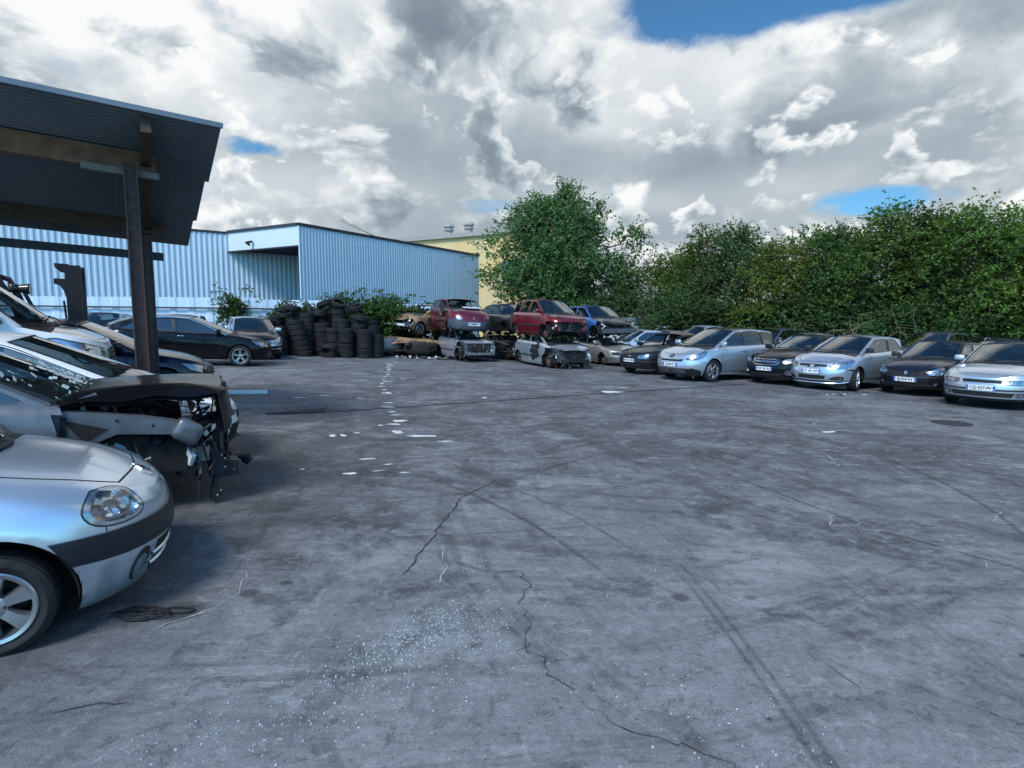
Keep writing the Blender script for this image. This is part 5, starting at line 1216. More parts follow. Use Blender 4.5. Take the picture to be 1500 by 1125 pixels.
m=MB(); m.m('white_plastic').sbox((c.L/2-.78,.15,1.06),(.4,.75,.05),3,rot=(0,.1,.1)); m.build('loose_panel',c.root); m=MB(); m.m('charred').sbox((c.L/2-1.25,-.86,.98),(.5,.05,.5),2.5); m.m('pale_sheet').sbox((c.L/2-1.45,-.84,.85),(.25,.04,.25),2); m.build('torn_door_trim',c.root)
P=dict(L=4.2,W=1.72,wb=2.6,fo=.85,r=.31,arch=.36,paint='silver',shoulder=[(0,.70),(.25,.80),(.8,.94),(1.15,.99),(2.2,1.02),(3.4,1.05),(4.2,1.05)],roof=[(2.0,1.46),(2.6,1.50),(3.3,1.46),(3.8,1.38)],A=(1.1,2.05),D=(4.1,3.6),bow=.36,dbulge=.2,wins=[(0,0,0),(2.45,2.5,.11),(3.4,3.3,.11)],wend=(3.85,3.5),doors=[1.25,2.5,3.5],handles=[(2.35,.92),(3.35,.94)],ws=False,sideglass=False,mirror=False,pillar_black=False,
 wheels={(0,-1):'hub',(0,1):'hub',(1,-1):'hub',(1,1):'hub'},strip=lambda s,z,y:(s<.95 and z<.86) or s<.30,hoodstart=.18,rubstrip=(1.3,3.3,.52,.045))
c=Car(at_wheel(P,1.25,22.1,HD-1,side=-1,z=-.10),'silver five door wreck on bare brake discs, under the larger maroon car',name='wrecked_car',group=g3,**P); engine_bay(c,1.0,seed=8)
m=MB(); m.m('engine_dark'); 
for i in range(16):
    p=c.fs(rng.uniform(1.55,2.1),rng.uniform(.45,1.0),-1)+Vector((0,-.02,0)); m.sbox(p,(rng.uniform(.08,.3),.05,rng.uniform(.1,.34)),2.5,rot=(0,rng.random()*3,0))
m.build('torn_door_trim',c.root)
P=dict(MPV,L=4.16,W=1.70,wb=2.58,fo=.82,r=.30,arch=.355,paint='maroon_red',hoodpaint='maroon',shoulder=[(0,.70),(.25,.84),(.8,.98),(1.1,1.02),(2.5,1.04),(4.16,1.06)],roof=[(1.9,1.57),(2.6,1.62),(3.5,1.58),(4.0,1.5)],A=(1.05,1.95),D=(4.08,3.8),wins=[(0,0,0),(2.3,2.35,.11),(3.2,3.15,.11)],wend=(3.92,3.6),doors=[1.2,2.35,3.3],handles=[(2.2,.92),(3.15,.94)],sideglass=False,rubstrip=(1.3,3.0,.58,.05),rubmat='steel_rim',
 wheels={(0,-1):'hub',(0,1):'hub',(1,-1):'hub',(1,1):'hub'},strip=lambda s,z,y:(s<.62 and z<.74),mirror=(-1,),front=[emblem('diamond',.80,.06)],pillar_black=False)
c=Car(Matrix.Translation((.0,.25,.98))@at_wheel(P,1.15,22.1,HD,side=-1,tilt=(.5,-1)),'large maroon people carrier wreck with broken nose, stacked on the silver five door wreck',name='wrecked_car',group=g3,**P); engine_bay(c,.75,seed=12,z0=.32,bar=False,mats=('engine_dark','dark','maroon','charred'))
P=dict(L=4.05,W=1.67,wb=2.52,fo=.82,r=.30,paint='champagne',ws=False,sideglass=False,mirror=(-1,),wheels={(0,-1):'hub',(0,1):'hub',(1,-1):'hub',(1,1):'hub'},pillar_black=False,front=[panel('grille_hole',[(.2,.52),(.62,.52),(.66,.66),(.2,.64)],'dark',.004,sides=(1,)),panel('lamp_hole',[(.44,.54),(.74,.55),(.78,.67),(.44,.66)],'dark',.006),panel('bumper',[(0,.28),(.6,.28),(1.05,.32),(1.05,.46),(0,.46)],'engine_metal',.016,sym=True)],D=(3.95,3.5))
c=Car(at_wheel(P,3.62,24.2,HD-4,side=-1,z=-.1),'grey silver hatchback wreck without windscreen, under the blue wreck',name='wrecked_car',group=g3,**P)
P=dict(L=3.77,W=1.64,wb=2.47,fo=.74,r=.285,paint='blue_paint',hoodpaint='dull_black',wheels=False,sideglass=False,mirror=False,pillar_black=False,strip=lambda s,z,y:(s<.55 and z<.80),doors=[1.22,2.5],wins=[(0,0,0),(2.5,2.55,.1)],wend=(3.5,3.2))
c=Car(Matrix.Translation((.0,.3,1.02))@at_wheel(P,3.30,24.1,HD-3,side=-1,tilt=(1.5,1)),'bright blue hatchback wreck with open black engine bay, stacked nearest the row of cars',name='wrecked_car',group=g3,**P); engine_bay(c,.8,seed=21,z0=.34,mats=('engine_dark','engine_dark','dark','engine_metal'))
m=MB(); m.m('slate_plastic').beam((c.L/2-.10,-.75,.42),(c.L/2-.06,.75,.44),.14,.17); m.build('crash_beam',c.root,0)
# dark pair between the maroon cars
P=dict(SEDAN,L=4.3,W=1.66,paint='dull_black',wheels=False,mirror=False,sideglass=True)
c=Car(carM(-.15,27.6,HD,z=1.05),'black saloon wreck with grey windscreen, stacked between the two maroon cars',name='wrecked_car',group=g3,**P)
P=dict(SEDAN,L=4.3,W=1.66,paint='dull_black',wheels=False,mirror=False,ws=False,sideglass=False,strip=lambda s,z,y:s<.8 and z<.8)
c=Car(carM(-.1,27.5,HD,z=-.12),'black crushed wreck in the shade at the bottom between the two silver wrecks',name='wrecked_car',group=g3,**P); engine_bay(c,.9,seed=31,mats=('engine_dark','dark','charred','engine_dark'))
# burnt wreck and the flattened shell below it
P=dict(L=4.1,W=1.68,wb=2.55,fo=.82,r=.30,paint='burnt',roofpaint='rust',ws=False,sideglass=False,rearglass=False,mirror=False,seats=False,pillar_black=False,wheels={(0,1):'alloy7',(0,-1):'alloy7',(1,1):None,(1,-1):None},strip=lambda s,z,y:(s<.42 and z<.75),bonnet_lines=False,doors=[1.25],handles=[],roof=[(1.95,1.32),(2.5,1.34),(3.2,1.30),(3.5,1.24)],paint_='x')
P.pop('paint_')
c=Car(carM(-4.0,28.4,232,z=1.02,tilt=(2,-2)),'burnt brown car shell with bright alloy wheel resting on flattened scrap',name='wrecked_car',group=g3,**P); engine_bay(c,.7,seed=5,z0=.3,mats=('charred','white_plastic','engine_metal','burnt'))
# flattened shell
fr=empty('crushed_shell',label='flattened rusty car shell lying on the ground under the burnt brown car',cat='crushed car',group=g3,M=carM(-4.6,27.4,200))
def crumple(name,parent,mat,L_,W_,z,amp,seed,edge=.0,nx=26,ny=14):
    r=random.Random(seed); ph=[(r.uniform(1,5),r.uniform(1,6),r.uniform(0,6),r.random()) for _ in range(7)]; m=MB(); rows=[]
    for i in range(nx+1):
        row=[]
        for j in range(ny+1):
            x=-L_/2+L_*i/nx; y=-W_/2+W_*j/ny; h=sum(a*math.sin(kx*x+ky*y+p) for kx,ky,p,a in ph)*amp/3
            ed=min(i,nx-i)/nx*6; ed2=min(j,ny-j)/ny*6
            row.append((x+r.uniform(-.03,.03),y+r.uniform(-.03,.03),z+h-edge*max(0,1-min(ed,ed2))))
        rows.append(row)
    m.m(mat).grid(rows); return m.build(name,parent,40)
crumple('crushed_roof',fr,'burnt',3.9,1.75,.78,.10,4,.2); crumple('crushed_floor',fr,'charred',4.0,1.7,.30,.10,6,.1); 
m=MB(); r=random.Random(4)
for i in range(44):
    m.m(r.choice(('charred','rust','engine_dark','burnt','dull_black','engine_metal'))); p=Vector((r.uniform(-1.95,1.95),r.uniform(-.95,.95),r.uniform(.08,.62)))
    if r.random()<.6: m.sbox(p,(r.uniform(.2,.9),r.uniform(.1,.5),r.uniform(.1,.35)),3,rot=(r.uniform(-.4,.4),r.uniform(-.4,.4),r.random()*3),nu=8,nv=6)
    else: m.tube([p,p+Vector((r.uniform(-.5,.5),r.uniform(-.3,.3),r.uniform(-.2,.2)))],r.uniform(.02,.05),6)
m.build('crushed_metal',fr,30)
m=MB(); m.m('apron_grey'); m.sbox((1.25,.45,.45),(1.5,.9,.7),3.5,rot=(.1,.1,.3)); m.m('charred').sbox((-.2,.7,.4),(1.4,.5,.6),3.5); m.build('crushed_wing',fr,40)
m=MB(); r=random.Random(9)
for i in range(150):
    m.m(r.choice(('engine_metal','white_plastic','charred','engine_dark'))); x,y=-3.6+r.gauss(0,.8),25.9+r.gauss(0,.28); s=r.uniform(.02,.10); m.box((x,y,gz(x)+s*.4),(s*r.uniform(.6,2),s,s*.7),(r.random(),r.random(),r.random()*3))
tag(m.build('scrap_debris',None,0),kind='stuff')
# ---- left: cars along the sheet fence
g4='cars parked by the sheet fence'
P=dict(SEDAN,L=4.5,W=1.76,wb=2.8,fo=.92,r=.325,arch=.37,paint='black_paint',wheel='double5',mirmat='black_paint',shoulder=[(0,.64),(.25,.75),(.8,.88),(1.3,.94),(2.5,.97),(3.6,1.01),(4.5,1.04)],roof=[(2.2,1.44),(2.8,1.47),(3.5,1.42),(4.0,1.33)],A=(1.3,2.3),D=(4.4,3.75),dbulge=.2,wins=[(0,0,0),(2.65,2.7,.09),(3.55,3.42,.1)],wend=(4.05,3.6),doors=[1.45,2.7,3.65],handles=[(2.5,.88),(3.5,.92)],handlemat='chrome',sideg='dark_glass',rubmat='steel_rim',
 front=[lamp([(.55,.62),(.6,.58),(.85,.60),(1.05,.68),(1.2,.80),(1.1,.80),(.8,.73)],[(.75,.65,.05)])])
c=Car(at_wheel(P,-8.28,18.26,24,side=-1),'black five door car with bright spoked wheels, side on by the sheet fence',group=g4,**P)
m=MB(); 
for sd in(1,-1): c.patch('',[(4.02,.86),(4.40,.88),(4.40,.98),(4.15,.97)],'red_lens',.006,.06,.01,f=lambda s,z:c.fs(s,z,sd),mb=m)
m.build('tail_lamp',c.root)
m=MB(); m.m('chrome'); c.ribbon(m,[c.lineA(i/8) for i in range(9)]+[(2.3+(1.45)*i/8,c.zrail(2.3+1.45*i/8)) for i in range(1,9)],.03,.006,f=lambda s,z:c.gside(s,z,-1)); m.build('window_strip',c.root)
P=dict(EST,L=4.3,W=1.70,paint='silver',hoodpaint='black_paint',glass='car_glass',front=[lamp([(.45,.62),(.5,.57),(.75,.58),(.95,.66),(1.0,.76),(.85,.75)],[(.65,.64,.05)]),grille('grille',[(0,.52),(.42,.53),(.42,.66),(0,.66)],.53,.65,3,.4,bar='chrome'),panel('bumper',[(0,.24),(.7,.25),(1.1,.3),(1.1,.5),(0,.5)],'black_paint',.012,sym=True),bars('bumper_trim',[[(0,.40),(.5,.40),(1.0,.42)]],.04,'chrome',.02)])
Car(carM(-9.85,22.7,300),'silver estate car with a black bonnet and front beside the tyre pile',group=g4,**P)
Car(carM(-14.3,21.0,290),'silver hatchback with pale windscreen behind the forklift mast',group=g4,**dict(HB,paint='silver',W=1.76))
Car(carM(-12.4,22.6,290),'white hatchback whose roof shows over the black five door car',group=g4,**dict(HB,paint='white_paint_car',roof=[(1.9,1.43),(2.5,1.46),(3.2,1.43),(3.5,1.38)]))
CLIO_W=(-2.55,2.80); CLIO_H=29
CLIOLAMP=smooth_poly([(.88,.83),(.87,.90),(.82,.97),(.76,1.03),(.69,1.10),(.60,1.08),(.53,.99),(.495,.93),(.49,.87),(.53,.805),(.63,.755),(.74,.735),(.83,.755)],1)
def CLIOFEAT(c):
    out=CLIOLAMP
    for sd in(1,-1):
        o=[(a*sd,b) for a,b in out]; m=MB()
        cx=sum(a for a,_ in o)/len(o); cy=sum(b for _,b in o)/len(o)
        # bowl: the housing dips in behind the lens
        f=c.P; N=12; rows=[]
        n=Vector((.80,.52*sd,.30)).normalized()
        for k,(sc,dep) in enumerate(((1.0,.003),(.80,.004),(.78,-.020),(.66,-.040),(.45,-.052),(.02,-.055))):
            rows.append([f(cx+(a-cx)*sc,cy+(b-cy)*sc)+n*dep for a,b in o])
        rows=[r+[r[0]] for r in rows]; m.m('lamp_bowl').grid(rows)
        for (a,b,ra) in ((.60,.925,.050),(.70,.865,.058)):
            p=f(a*sd,b)-n*.020; M=n.to_track_quat('Y','Z').to_matrix(); K=24
            for mt,pr in (('lamp_ring',[(ra*1.10,-.012),(ra*1.06,.004),(ra*1.0,.006),(ra*.97,.0)]),('reflector',[(ra*.97,.001),(ra*.85,-.018),(ra*.55,-.034),(ra*.22,-.040),(.001,-.041)])):
                vs=[]; L=len(pr)
                for i in range(K):
                    an=2*PI*i/K
                    for r_,h in pr: vs.append(p+M@Vector((r_*math.cos(an),h,r_*math.sin(an))))
                m.m(mt).add(vs,[(i*L+j,i*L+j+1,((i+1)%K)*L+j+1,((i+1)%K)*L+j) for i in range(K) for j in range(L-1)])
            m.m('bulb').sbox(p-n*.022,(.026,.026,.026),2,nu=10,nv=8)
        c.patch('',[(a*sd,b) for a,b in ((.66,.765),(.84,.79),(.85,.86),(.79,.90),(.76,.82),(.66,.80))],'lamp_shelf',-.012,.03,.004,f=f,mb=m)
        c.patch('',[(a*sd,b) for a,b in ((.76,.765),(.86,.79),(.855,.84),(.79,.82))],'amber',-.006,.03,.004,f=f,mb=m)
        h=m.build('headlight',c.root,40)
        g=MB(); c.patch('',o,'lens_near',.008,.03,.010,f=f,mb=g); g.build('lens',h,60)
        e=MB(); e.m('black_plastic'); c.ribbon(e,o,.011,.004,f=f,ds=.03,closed=True); e.build('lamp_surround',h,60)
        fo=[(.50+.062*math.cos(t)-.016*math.sin(t),.285+.092*math.sin(t)) for t in [2*PI*i/24 for i in range(24)]]
        m=MB(); c.patch('',[(a*sd,b) for a,b in fo],'black_plastic',.006,.03,.012,mb=m); fi=[((.505+.042*math.cos(t)-.010*math.sin(t))*sd,.272+.068*math.sin(t)) for t in [2*PI*i/24 for i in range(24)]]
        c.patch('',fi,'fog_glass',.009,.03,.006,mb=m); m.build('fog_lamp',c.root,50)
    up=[(0,.548),(.3,.549),(.6,.55),(.8,.552),(.95,.555),(1.035,.556)]; lo=[(.93,.420),(.86,.412),(.64,.405),(.4,.408),(0,.410)]
    c.patch('bumper_strip',up+lo+[(-a,b) for a,b in reversed(lo)]+[(-a,b) for a,b in reversed(up)],'bumper_black',.016,.03,.03)
    m=MB(); m.m('dark')
    c.ribbon(m,[(-.93,.440),(-.8,.436),(0,.434),(.8,.436),(.93,.440)],.006,.0175,ds=.04)
    c.ribbon(m,[(-.76,.555),(-.76,.585)],.006,.001,ds=.02); c.ribbon(m,[(.76,.555),(.76,.585)],.006,.001,ds=.02); m.build('bumper_seam',c.root,0)
    c.patch('lower_intake',rect(0,.36,.19,.37)+[(-.36,.37),(-.36,.19)],'dark',.004,.04,.01)
    m=MB(); m.m('silver_near')
    for z in(.24,.30): c.ribbon(m,[(-.40,z),(0,z),(.40,z)],.026,.016,ds=.04)
    m.build('intake_bar',c.root,50)
    m=MB(); m.m('chrome'); hp=lambda a,b:Vector((c.L/2-.20-b*.05,a*.036,c.hood(.20+b*.05,0)+.012)); q=[hp(0,-1.1),hp(1,0),hp(0,1.1),hp(-1,0)]; qi=[hp(0,-.5),hp(.45,0),hp(0,.5),hp(-.45,0)]
    m.add(q+qi+[p-Vector((0,0,.012)) for p in q],[(0,1,5,4),(1,2,6,5),(2,3,7,6),(3,0,4,7)]+[(i,8+i,8+(i+1)%4,(i+1)%4) for i in range(4)]); m.build('badge',c.root,0)
simple('lamp_bowl',(.55,.62,.70),.16,.9,var=.55,scale=7); simple('lamp_ring',(.06,.065,.075),.3,.3,var=.2); simple('lamp_shelf',(.09,.10,.115),.3,.5,var=.4,scale=10); simple('fog_glass',(.30,.42,.45),.08,.6,var=.5,scale=18,coat=1); simple('bumper_black',(.012,.015,.022),.38,var=.35,scale=4); glassmat('lens_near',(.94,.97,1.),.75,.01,.0)
# ================================================================ under and beside the shed
dV=Vector((.866,.5,0)); nV=Vector((-.5,.866,0))
def nose_at(d,n,L,head=30,z=0):
    p=dV*d+nV*n; h=Vector((math.cos(R(head)),math.sin(R(head)),0)); q=p-h*L/2; return carM(q.x,q.y,head,z=z)
g5='cars drawn up under and beside the open shed'
# silver hatchback in the foreground
P=dict(lampholes=CLIOLAMP,L=3.77,W=1.64,wb=2.47,fo=.80,r=.262,arch=.352,ds=.030,seams=False,valance=False,dome=.004,under0=.8,vlev=[i/30 for i in range(25)]+[.83,.86,.89,.915,.94,.96,.98,1.0],zb=.125,tw=.18,paint='silver_near',wheel='fan6',mirror=True,flare=.012,blu=.80,bl=(.30,1.05),
 shoulder=[(0,.635),(.12,.675),(.3,.735),(.6,.80),(1.0,.865),(1.25,.90),(2.2,.92),(3.3,.95),(3.77,.93)],crown=.075,
 nose=[(.125,.15),(.20,.10),(.28,.07),(.38,.042),(.45,.04),(.50,.048),(.57,.06),(.635,.11),(.7,.2)],af=.80,nf=2.15,
 sec=[(0,.90),(.06,.945),(.3,.985),(.55,1.0),(.72,.99),(.85,.965),(.94,.925),(1,.86)],
 front=[],wheels={(0,-1):'fan6',(0,1):'fan6',(1,1):'fan6',(1,-1):'fan6'},doors=[1.24,2.45],wins=[(0,0,0),(2.45,2.5,.09)],wend=(3.55,3.25),handles=[(2.3,.84)])
paint('silver_near',(.60,.69,.79),.75,.27,.04)
wx,wy=CLIO_W
c=Car(at_wheel(P,wx,wy,CLIO_H,side=-1),'silver small hatchback nearest the camera with a black bumper strip and large oval headlamp',group=g5,**P)
CL=c
if 'CLIOFEAT' in globals(): CLIOFEAT(c)
# grey wreck with a crumpled black bonnet
P=dict(L=4.2,W=1.68,wb=2.6,fo=.9,r=.30,arch=.36,paint='apron_grey',hoodpaint='dull_black',shoulder=[(0,.70),(.25,.78),(.8,.90),(1.15,.96),(2.2,.98),(3.4,1.0),(4.2,1.0)],roof=[(2.0,1.42),(2.6,1.46),(3.3,1.44),(3.8,1.38)],A=(1.25,2.1),D=(4.1,3.7),wins=[(0,0,0),(2.45,2.5,.1),(3.35,3.25,.1)],wend=(3.85,3.5),
 strip=lambda s,z,y:s<1.18,hoodstart=1.12,under=1.2,sideglass={(0,-1)},doors=[],handles=[],mirror=False,wheels={(0,-1):'hub',(0,1):'hub',(1,-1):'alloy5',(1,1):'alloy5'},pillar_black=True,nowell=True)
c=Car(nose_at(.40,6.5,4.2),'grey wreck with crumpled raised black bonnet and its whole front end stripped',name='wrecked_car',group=g5,**P); WK=c
engine_bay(c,1.15,seed=44,z0=.30,mats=('engine_dark','engine_metal','apron_grey','engine_dark'),bar=False,rad=False)
X=lambda s:c.L/2-s
m=MB(); m.m('bonnet_paint'); r=random.Random(5); rows=[]
for i in range(29):
    t=i/28; s=1.22-1.17*min(1,t/.80); row=[]
    for j in range(19):
        u=-1+2*j/18; hw=.76-.10*t**2; y=u*hw
        z=.985+.05*(1-abs(u)**2.5)+.075*math.sin(t*PI*.8)
        z+=.012*math.sin(7*t+4*u)*t+.008*math.sin(11*u+6*t)*t-.05*max(0,abs(u)-.72)/.28*(.4+.6*math.sin(t*9+2)**2)
        ss=s
        if t>.80: k=(t-.8)/.2; z-=.30*k**1.15; ss=s+.03*math.sin(k*3)-.07*math.sin(k*PI*.6)+.02*math.sin(u*11)
        row.append((X(ss-.08*(1-u*u)*min(1,t*1.4)),y,z))
    rows.append(row)
m.grid(rows); low=[[(x-.01,y*.97,z-.035) for x,y,z in rw] for rw in rows]; m.m('dark').grid([rw[::-1] for rw in low]); bo=m.build('bonnet',c.root,30)
for sd in(1,-1):
    m=MB(); m.m('apron_grey'); y=sd*.74
    up=[(1.30,.93),(1.0,.90),(.62,.855),(.34,.80)]; lo=[(1.30,.50),(1.06,.60),(.80,.72),(.40,.70)]
    m.add([(X(s),y,z) for s,z in up]+[(X(s),y,z) for s,z in lo]+[(X(s),y-sd*.05,z+.012) for s,z in up],[(0,1,5,4),(1,2,6,5),(2,3,7,6),(8,9,1,0),(9,10,2,1),(10,11,3,2)])
    m.add([(X(s),y-sd*.16,z-.01) for s,z in up]+[(X(s),y-sd*.05,z+.012) for s,z in up],[(0,1,5,4),(1,2,6,5),(2,3,7,6)])
    m.sbox((X(.30),y,.72),(.22,.14,.20),4,rot=(0,.5,.2)); m.tube([(X(1.02),y*.9,.88),(X(1.04),y*.88,1.0),(X(.96),y*.82,1.03),(X(.88),y*.8,.90)],.02,6)
    m.m('olive_grey').add([(X(1.24),y+sd*.004,.88),(X(1.22),y+sd*.004,.58),(X(.86),y+sd*.004,.76)],[(0,1,2)]); m.m('dark').add([(X(1.16),y+sd*.006,.85),(X(1.02),y+sd*.006,.66),(X(.86),y+sd*.006,.765)],[(0,1,2)])
    for s,z in((.8,.83),(.55,.78)): m.lathe([(.013,.0),(.001,.001)],8,c=(X(s),y+sd*.006,z))
    m.build('inner_wing',c.root,30)
m=MB(); m.m('navy'); m.beam((X(.55),-.70,.66),(X(-.02),-.15,.76),.05,.10); m.m('engine_metal').beam((X(.9),-.52,.50),(X(.12),-.52,.48),.09,.13); m.beam((X(.9),.52,.50),(X(.12),.52,.48),.09,.13)
for k in range(5): m.m('charred').beam((X(.62-.1*k),-.57,.42),(X(.62-.1*k),-.57,.56),.008,.015)
m.m('engine_metal').lathe([(.001,.0),(.10,.0),(.11,.03),(.11,.14),(.06,.18),(.001,.18)],18,c=(X(.62),-.62,.66)); m.sbox((X(.45),-.50,.62),(.25,.2,.16),4)
m.sbox((X(.28),-.38,.60),(.14,.26,.14),5); m.build('side_rail',c.root,30)
m=MB(); m.m('steel_dark'); 
m.box((X(.06),-.52,.40),(.10,.20,.20)); m.box((X(.07),-.50,.22),(.035,.16,.36),(0,.12,0)); m.box((X(-.0),-.46,.33),(.24,.20,.14)); m.box((X(.02),-.42,.50),(.05,.1,.25))
m.tube([(X(.1),-.42,.36),(X(.0),-.30,.36),(X(-.10),-.18,.355),(X(-.17),-.10,.345),(X(-.215),-.07,.32),(X(-.24),-.06,.29)],.038,12); m.tube([(X(-.225),-.065,.305),(X(-.26),-.05,.275)],.05,12)
for s,y in((.02,-.325),(-.08,-.205)): m.sbox((X(s),y,.36),(.03,.10,.10),3)
m.box((X(-.06),-.25,.31),(.08,.06,.10)); m.beam((X(-.04),-.27,.40),(X(-.02),-.30,.85),.035,.03); m.beam((X(.02),-.5,.5),(X(.03),-.45,.82),.03,.03); m.beam((X(.05),.3,.42),(X(.0),-.4,.40),.06,.08)
m.m('engine_metal')
for p in((.0,-.63,.44),(.03,-.63,.47),(.0,-.63,.36),(.03,-.60,.14),(.06,-.60,.10),(-.08,-.57,.32)): m.sbox((X(p[0]),p[1],p[2]),(.022,.022,.022),2,nu=8,nv=6)
m.build('tow_coupling',c.root,35)
m=MB(); r=random.Random(17)
for i in range(30):
    m.m(r.choice(('dark','engine_dark','engine_metal','dark'))); s=r.uniform(-.05,.5); y=r.uniform(-.55,.5); p=Vector((X(s),y,r.uniform(.55,.86)))
    m.tube([p,p+Vector((r.uniform(-.1,.1),r.uniform(-.15,.15),r.uniform(-.05,.12))),p+Vector((r.uniform(-.15,.15),r.uniform(-.25,.25),r.uniform(-.2,.1))),p+Vector((r.uniform(-.15,.15),r.uniform(-.3,.3),-r.uniform(.1,.35)))],r.uniform(.006,.016),6)
m.build('wiring',c.root,40)
m=MB(); m.m('shard'); r=random.Random(3)
for i in range(80):
    u=r.uniform(-.9,.9); t=r.random(); p=Vector(c.ws(u,t*.5))+Vector((.015,0,.015)); m.box(p,(r.uniform(.01,.06),r.uniform(.01,.045),.003),(r.random(),.6+r.uniform(-.3,.3),r.random()))
tag(m.build('shattered_glass',c.root,0),kind='stuff')
# white people carrier
P=dict(L=4.15,W=1.66,wb=2.55,fo=.86,r=.30,arch=.355,paint='white_paint_car',mirror=False,zb=.15,shoulder=[(0,.60),(.25,.68),(.7,.76),(1.0,.80),(2.2,.88),(3.4,.93),(4.15,.93)],roof=[(2.0,1.36),(2.6,1.42),(3.3,1.40),(3.8,1.34)],A=(1.0,2.2),D=(4.05,3.6),bow=.34,crown=.07,wins=[(0,0,0),(2.6,2.65,.1),(3.4,3.3,.1)],wend=(3.8,3.45),doors=[1.2,2.6,3.4],
 nose=[(.15,.10),(.25,.03),(.45,0),(.55,.02),(.62,.07),(.75,.2)],front=[panel('lower_grille',[(0,.20),(.46,.20),(.60,.27),(.56,.42),(0,.42)],'dark',.005,sym=True),lamp([(.45,.56),(.5,.52),(.8,.54),(1.0,.62),(1.08,.70),(.95,.70),(.7,.64)],[(.7,.58,.05)]),panel('fog_recess',[(.66,.23),(.84,.25),(.86,.38),(.70,.40)],'dark',.006),panel('grille',rect(0,.4,.47,.56),'dark',.005,sym=True)])
c=Car(nose_at(.74,8.27,4.15),'white hatchback behind the black bonnet, its white bumper showing beyond',group=g5,**P)
# white van
VAN=dict(surw=.022,L=5.2,W=1.90,wb=3.2,fo=.96,r=.34,arch=.40,tw=.215,zb=.24,paint='white_paint_car',hoodpaint='pale_hood',shoulder=[(0,1.12),(.12,1.21),(.4,1.30),(.8,1.37),(1.1,1.42),(2.5,1.42),(4.5,1.42),(5.2,1.42)],roof=[(1.9,2.20),(2.6,2.30),(4.0,2.32),(5.0,2.30)],A=(1.02,1.92),D=(5.12,5.02),bow=.34,lean=9,
 nose=[(.25,.08),(.35,.02),(.5,0),(.75,.02),(.95,.06),(1.1,.12)],tail=[(.3,.05),(.5,0),(1.4,.02)],af=.55,nf=2.8,taper=[(0,.98),(1,1),(5.2,1)],wins=[(0,0,0)],wend=(2.35,2.35),doors=[1.25,2.42],handles=[(2.3,1.12)],mirmat='black_plastic',dbulge=0,rbow=.02,backlight=True,wheel='steel',
 front=[lamp([(.50,1.12),(.53,1.02),(.58,.965),(.80,.96),(1.02,.975),(1.10,1.04),(1.22,1.17),(1.36,1.275),(1.24,1.28),(.95,1.22),(.70,1.17)],[(.66,1.05,.055),(.90,1.09,.06)],mat='van_lamp'),grille('grille',[(0,.62),(.46,.62),(.50,.96),(.48,1.12),(0,1.14)],.64,1.12,8,.44,bar='steel_rim',w=.02),panel('lower_grille',rect(0,.6,.30,.48),'black_plastic',.006,sym=True)])
simple('van_lamp',(.42,.50,.60),.18,.9,var=.7,scale=9); paint('pale_hood',(.66,.66,.66),.1,.4,.4)
c=Car(nose_at(-.62,10.42,5.2),'white delivery van with big angular headlamp standing behind the brown shed post',cat='van',name='parked_van',group=g5,**VAN)
# navy saloon
P=dict(SEDAN,paint='navy',W=1.72,front=[lamp([(.50,.60),(.55,.55),(.80,.56),(1.0,.62),(1.15,.73),(1.0,.73),(.7,.67)],[(.7,.62,.05)]),grille('grille',[(0,.50),(.40,.50),(.46,.60),(.44,.70),(0,.70)],.50,.70,5,.42,bar='chrome',w=.022),bars('grille_frame',[[(0,.71),(.45,.70)]],.025,'chrome',.014)])
Car(nose_at(.80,13.15,4.65),'navy saloon with chrome slatted grille parked beyond the shed posts',group=g5,**P)
# forklift
fk=empty('forklift',label='dark forklift with tall mast and roll cage standing behind the white van',cat='forklift',M=carM(-9.35,11.4,30))
def fpart(name,fn,sm=30): m=MB(); fn(m); return m.build(name,fk,sm)
def body(m):
    m.m('amber_yellow' if 'amber_yellow' in MATS else 'dull_black'); m.sbox((-.45,0,.75),(1.9,1.1,.85),5); m.m('dull_black').sbox((-1.25,0,.85),(.6,1.1,.95),4); m.sbox((.35,0,.55),(.7,1.05,.4),5)
fpart('chassis',body,40)
def mast(m):
    m.m('steel_dark')
    for y in(-.34,.34):
        m.beam((.95,y,.1),(.86,y,2.42),.16,.24,up=(1,0,0)); m.beam((1.03,y*.74,.15),(.94,y*.74,2.36),.07,.10,up=(1,0,0))
        m.prism([(.80,2.44),(.58,2.44),(.59,2.36),(.68,2.28),(.84,2.26)],lambda x,z:(x,y-.03,z),lambda x,z:(x,y+.03,z)); m.prism([(.84,2.16),(.57,2.16),(.57,2.06),(.66,2.03),(.72,1.94),(.76,1.80),(.88,1.78)],lambda x,z:(x,y-.025,z),lambda x,z:(x,y+.025,z))
    for z in(.5,1.3,2.30): m.beam((.90,-.36,z),(.90,.36,z),.08,.12)
    m.tube([(.98,0,.2),(.92,0,2.1)],.05,10); m.tube([(.78,-.2,.9),(.70,-.2,1.75)],.02,6)
fpart('mast',mast,0)
def cage(m):
    m.m('steel_dark')
    for y in(-.48,.48):
        m.tube([(.30,y,.75),(.10,y,1.3),(-.12,y,1.9),(-.22,y,2.10),(-.45,y,2.18),(-1.0,y,2.15),(-1.2,y,2.02),(-1.28,y,1.2)],.05,8); m.tube([(.42,y,.8),(.14,y,1.55),(-.05,y,2.0)],.035,8)
    for x in(-.35,-.55,-.75,-.95): m.tube([(x,-.48,2.17),(x,.48,2.17)],.03,6)
    m.sbox((-.55,-.38,2.08),(.4,.26,.14),3); m.tube([(.08,-.48,1.5),(.18,-.44,1.35)],.02,6)
fpart('roll_cage',cage)
